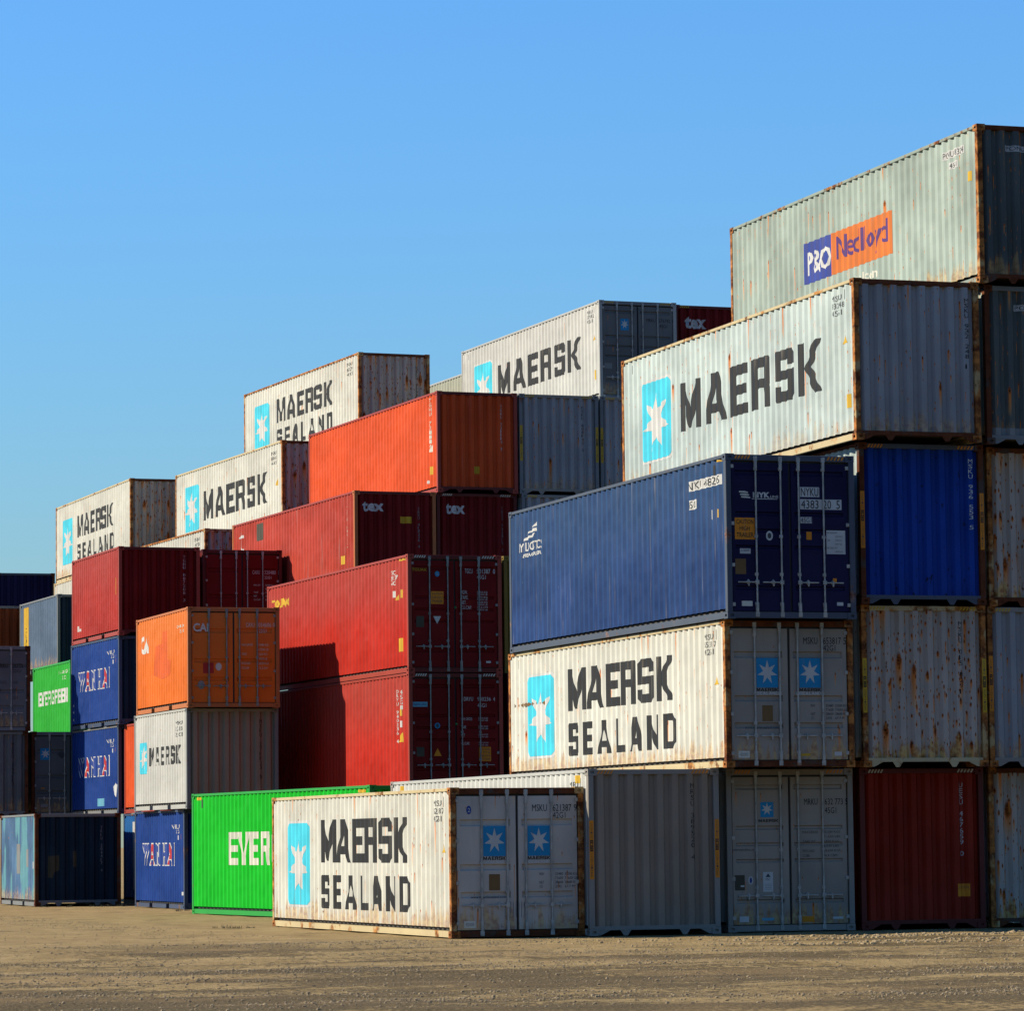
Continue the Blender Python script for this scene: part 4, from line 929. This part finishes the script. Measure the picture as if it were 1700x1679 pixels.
c.side_poly([R(2.6, .9, 3.3, 1.75), R(1.2, 1.1, 1.6, 1.6)], 'grey', name='paint_patch'); c.side_poly([R(.35, 1.05, .47, 1.25)], 'white', name='marking')

# far left, behind
c = Box('dark grey doors with black lettering, cut by the left edge, above a corrugated grey end', 19.93, 115, 2*STD, 0, L20, STD, 'greyend_dark', 'doors', 'greyend_dark', frame='darkrust', header='slate')
c.end_text('MRKU', 1.40, 1.75, 1.93, 2.05, 'black'); c.end_text('263776 0', 1.9, 2.3, 1.93, 2.05, 'black'); c.end_text('22G1', 1.9, 2.15, 1.78, 1.88, 'black'); c.table(1.4, 2.1, .9, 1.6, [('MAX.GROSS', '30480', ''), ('TARE', '2250', ''), ('NET', '28230', '')], 'darkgrey', [1.42, 1.9, 2.0], .4)
c = Box('dull grey corrugated end with dark stacked characters, left edge, beneath dark grey doors', 19.88, 115.1, STD, 0, L20, STD, 'greyend_dark', 'wall', 'greyend_dark', frame='darkrust', header='slate')
c.vertical('MSKU 260117', 1.93, .9, 2.25, 'black')
c = Box('dark grey doors with a small blue star square, left of the lower lettered blue container', 22.49, 115.5, STD, 0, L20, STD, 'greyend_dark', 'doors', 'greyend_dark', frame='darkrust', header='slate')
c.star_sq(.28, .60, 1.72, 2.08); c.end_poly([[(.8, 1.9), (.95, 1.75), (1.05, 1.85), (.95, 2.0)]], 'darkgrey'); c.end_poly([R(.3, .28, .5, .38)], 'grey', name='label'); c.end_poly([R(.3, .84, .42, .87)], 'orange', name='label')
c = Box('short green container with a white lettered block, left of the upper lettered blue container', 25.32, 123.44, 2*STD, .55, L20, STD, 'green2', frame='green')
c.side_text('EVERGREEN', 5.2, .5, 1.24, 1.71, 'white', True, gap=.06); c.side_text('168817 2', 1.84, .12, 2.19, 2.31, 'cream'); c.side_text('22G1', 1.3, .7, 2.0, 2.12, 'cream')
c = Box('slate blue container with a yellow vertical strip, above the mid green one', 26.17, 129.73, 3*STD, 1.46, L20, STD, 'slate', 'wall', 'darkblue', frame='slate')
c.side_poly([R(4.75, .2, 5.45, 2.42)], 'yellow', name='stripe'); c.side_vertical('CAUTION', 5.25, .3, 1.7, 'darkgrey', .22); c.side_poly([R(.7, 1.5, .85, 1.8)], 'white', name='label')
Box('dark navy container end against the sky at the far left, above the brown one', 28.83, 155.5, 4*STD, 0, L20, STD, 'darkblue', frame='darkrust', header='navy', endm='navydoor')
Box('dark brown container end at the far left edge, beneath the dark navy one', 24.90, 136.4, 3*STD, 0, L20, STD, 'brown', frame='slate')

# ------------------------------------------------------------------ back row
c = Box('faded red container with pale streaks and broken white lettering, behind the yellow lettered red one', 29.28, 103.12, 3*H, 2.36, L40, HC, 'redfaded', 'wall', 'maroon', frame='red', post='orange', header='maroon')
c.end_text('tex', .24, .89, 2.31, 2.60, 'white', bold=.04); c.end_poly([R(1.37, 1.99, 1.73, 2.18)], 'yellow', name='caution_plate'); c.vertical('TEXU 418226 4', 1.89, 1.29, 2.45, 'grey', .06)
c.side_poly([R(.94, .88, 1.40, 1.12)], 'yellow', name='caution_plate'); c.side_vertical('tex', 11.5, .35, 2.66, 'white', .5); c.side_poly([R(8.95, 2.2, 9.65, 2.72)], 'olive', name='paint_patch'); c.side_vertical('TEXU 418226', .8, 1.3, 2.5, 'cream', .10)
c = Box('dark red container end with white lettering, directly beneath the plain orange red one', 31.76, 103.29, 3*H, 2.3, L40, HC, 'maroon', frame='maroon')
c.end_text('tex', .29, .86, 2.29, 2.60, 'white', bold=.04); c.vertical('TEXU 702815 2', 1.97, 1.24, 2.53, 'grey', .06); c.stripes('cream')
c = Box('plain orange red container with a small yellow plate, above the dark red lettered end', 31.75, 103.14, 4*H, 2.3, L40, HC, 'orangered', 'wall', 'orangered', frame='red', header='maroon')
c.vertical('TGHU 721114 5', 1.92, 1.22, 2.54, 'white', .07); c.end_poly([R(1.11, .55, 1.28, .76)], 'yellow', name='caution_plate'); c.side_poly([R(.42, .55, .70, .78)], 'yellow', name='caution_plate'); c.side_vertical('TGHU 721114', .72, 1.3, 2.75, 'cream', .12); c.side_poly([[(.8, 1.2), (.5, 1.2), (.5, 1.45)]], 'cream', name='warning_triangle'); c.side_poly([ell(.9, .36, .07, .05)], 'white')
c = Box('light blue grey corrugated end with mustard post stickers, right of the orange red container', 34.25, 103.25, 4*H, 2.0, L40, HC, 'bluewhite', 'wall', 'bluegrey_end', frame='slate', post='slate', header='grey')
c.vertical('MSKU 808142 3', 1.91, 1.26, 2.58, 'black'); c.post_sticker('yellow', .96, 1.98); c.stripes('yellow')
c = Box('blue grey striped header of a container, just peeping over the roof of the navy one', 34.3, 103.25, 3*H, 2.0, L40, HC, 'bluewhite', 'wall', 'bluegrey_end', frame='slate', header='grey'); c.stripes('yellow')
c = Box('narrow blue grey end between the light blue grey end and the large white container', 36.77, 103.43, 4*H, 2.0, L40, HC, 'bluewhite', 'wall', 'bluegrey_end', frame='slate', post='slate', header='grey')
c.post_sticker('yellow', .96, 1.98); c.stripes('yellow')
c = Box('white container with dark grey doors and tiny star square, topmost beside dark red lettered end', 36.95, 103.9, 5*H, 1.8, L40, HC, 'white_clean', 'doors', 'greyend_dark', frame='white', header='slate')
c.maersk(False, ('MRKU', '276782', '45G1')); c.star_sq(.68, .94, 2.03, 2.37); c.end_text('MRKU', 1.50, 1.78, 2.30, 2.40, 'black'); c.end_text('276782 1', 1.88, 2.33, 2.30, 2.40, 'black'); c.end_text('45G1', 1.9, 2.15, 2.14, 2.24, 'black'); c.end_poly([R(.16, .89, .4, 1.05)], 'grey', name='label'); c.stripes('yellow')
c.side_poly([R(.36, .60, .55, .88)], 'yellow', name='label')
c = Box('dark red end with white lettering, topmost between tiny star doors and pale green container', 39.46, 104.3, 5*H, 2.0, L40, HC, 'maroon', frame='maroon')
c.end_text('tex', .34, 1.01, 2.20, 2.56, 'white', bold=.04); c.stripes('yellow')
Box('pale stone container, only a low wedge showing left of the tiny star door one', 38.3, 121.0, 5*H, 2.0, L40, HC, 'palestone', frame='white')
c = Box('rust stained white container with two lines of lettering, topmost behind the orange red one', 33.36, 116.88, 5*H, 3.34, L40, HC, 'white', 'wall', 'white_rusty', frame='rust', post='rust', header='darkrust')
c.star_panel(11.0, 9.44, .75, 2.32, False); c.side_text('MAERSK', 8.63, 2.70, 1.50, 2.32, 'black', True, gap=.10); c.side_text('SEALAND', 8.63, 2.68, .62, 1.27, 'black', True, gap=.42)
for k, t in enumerate(('MSKU', '650219', '42G1')): c.side_text(t, 1.2, .65, 2.55-.16*k, 2.67-.16*k, 'darkgrey')
c.vertical('MSKU 650219', 1.95, 1.3, 2.5, 'black')
c = Box('white container with a single line of lettering, one step below the rust stained topmost one', 30.81, 116.88, 4*H, 2.94, L40, HC, 'white', 'wall', 'white_rusty', frame='rustpale', post='rust', header='darkrust')
c.star_panel(11.1, 9.42, .80, 2.35, False); c.side_text('MAERSK', 8.9, 1.70, 1.04, 2.04, 'black', True, gap=.20)
for k, t in enumerate(('MSKU', '870421', '45G1')): c.side_text(t, 1.2, .65, 2.5-.16*k, 2.62-.16*k, 'darkgrey')
c.side_poly([[(.75, 1.5), (.45, 1.5), (.55, 1.75)]], 'yellow', name='warning_triangle')
c = Box('pale white container, its top corner showing above the dark red four rod doors', 28.18, 116.44, 3*H, 2.9, L40, HC, 'white', 'wall', 'white_rusty', frame='rust', post='rust', header='rustpale')
for k, t in enumerate(('MSKU', '441908')): c.side_text(t, 1.2, .65, 2.55-.16*k, 2.67-.16*k, 'darkgrey')
c = Box('white container with two lines of lettering, leftmost of the high ones against the sky', 28.84, 130.19, 4*H, .86, L40, HC, 'white', 'wall', 'white_rusty', frame='rustpale', post='rust', header='darkrust')
c.star_panel(11.02, 9.35, .62, 2.30, False); c.side_text('MAERSK', 8.6, 2.79, 1.47, 2.28, 'black', True, gap=.10); c.side_text('SEALAND', 8.61, 2.6, .62, 1.22, 'black', True, gap=.42)
Box('pale white container, a thin piece of its side showing beneath the leftmost high lettered one', 28.75, 130.1, 3*H, .86, L40, HC, 'white', frame='rustpale')

# ------------------------------------------------------------------ small things on the ground
q = NT('dry_weed'); q.b.inputs['Base Color'].default_value = (0.030, 0.030, 0.010, 1); q.b.inputs['Roughness'].default_value = 0.9; WEED = q.m
rnd = random.Random(5); m = MB()
def tuft(x, y, h, n):
    for k in range(n):
        a = rnd.uniform(0, 6.28); t = rnd.uniform(.1, .8); hh = h*rnd.uniform(.4, 1); bx, by = x+rnd.gauss(0, h*.5), y+rnd.gauss(0, h*.5)
        dx, dy = math.cos(a), math.sin(a); wq = .006; z = ground_h(bx, by)
        m.quad((bx-dy*wq, by+dx*wq, z), (bx+dy*wq, by-dx*wq, z), (bx+dx*hh*t, by+dy*hh*t, z+hh))
for k in range(14): tuft(19.0+rnd.gauss(0, .4)-.03*k, 75.2-.1*k, rnd.uniform(.03, .09), 10)
for k in range(30): tuft(rnd.uniform(20.7, 25.2), rnd.uniform(104.6, 105.6), rnd.uniform(.05, .12), 14)
for k in range(14): tuft(rnd.uniform(22.2, 23.3), rnd.uniform(94.5, 95.6), rnd.uniform(.05, .12), 14)
for k in range(12): tuft(rnd.uniform(24.9, 32), rnd.uniform(62.2, 62.9), rnd.uniform(.03, .07), 10)
g = add('dry_weeds', raw(m, 'dry_weeds'), WEED, None); g['kind'] = 'stuff'; g['label'] = 'low dry weeds along the foot of the containers'
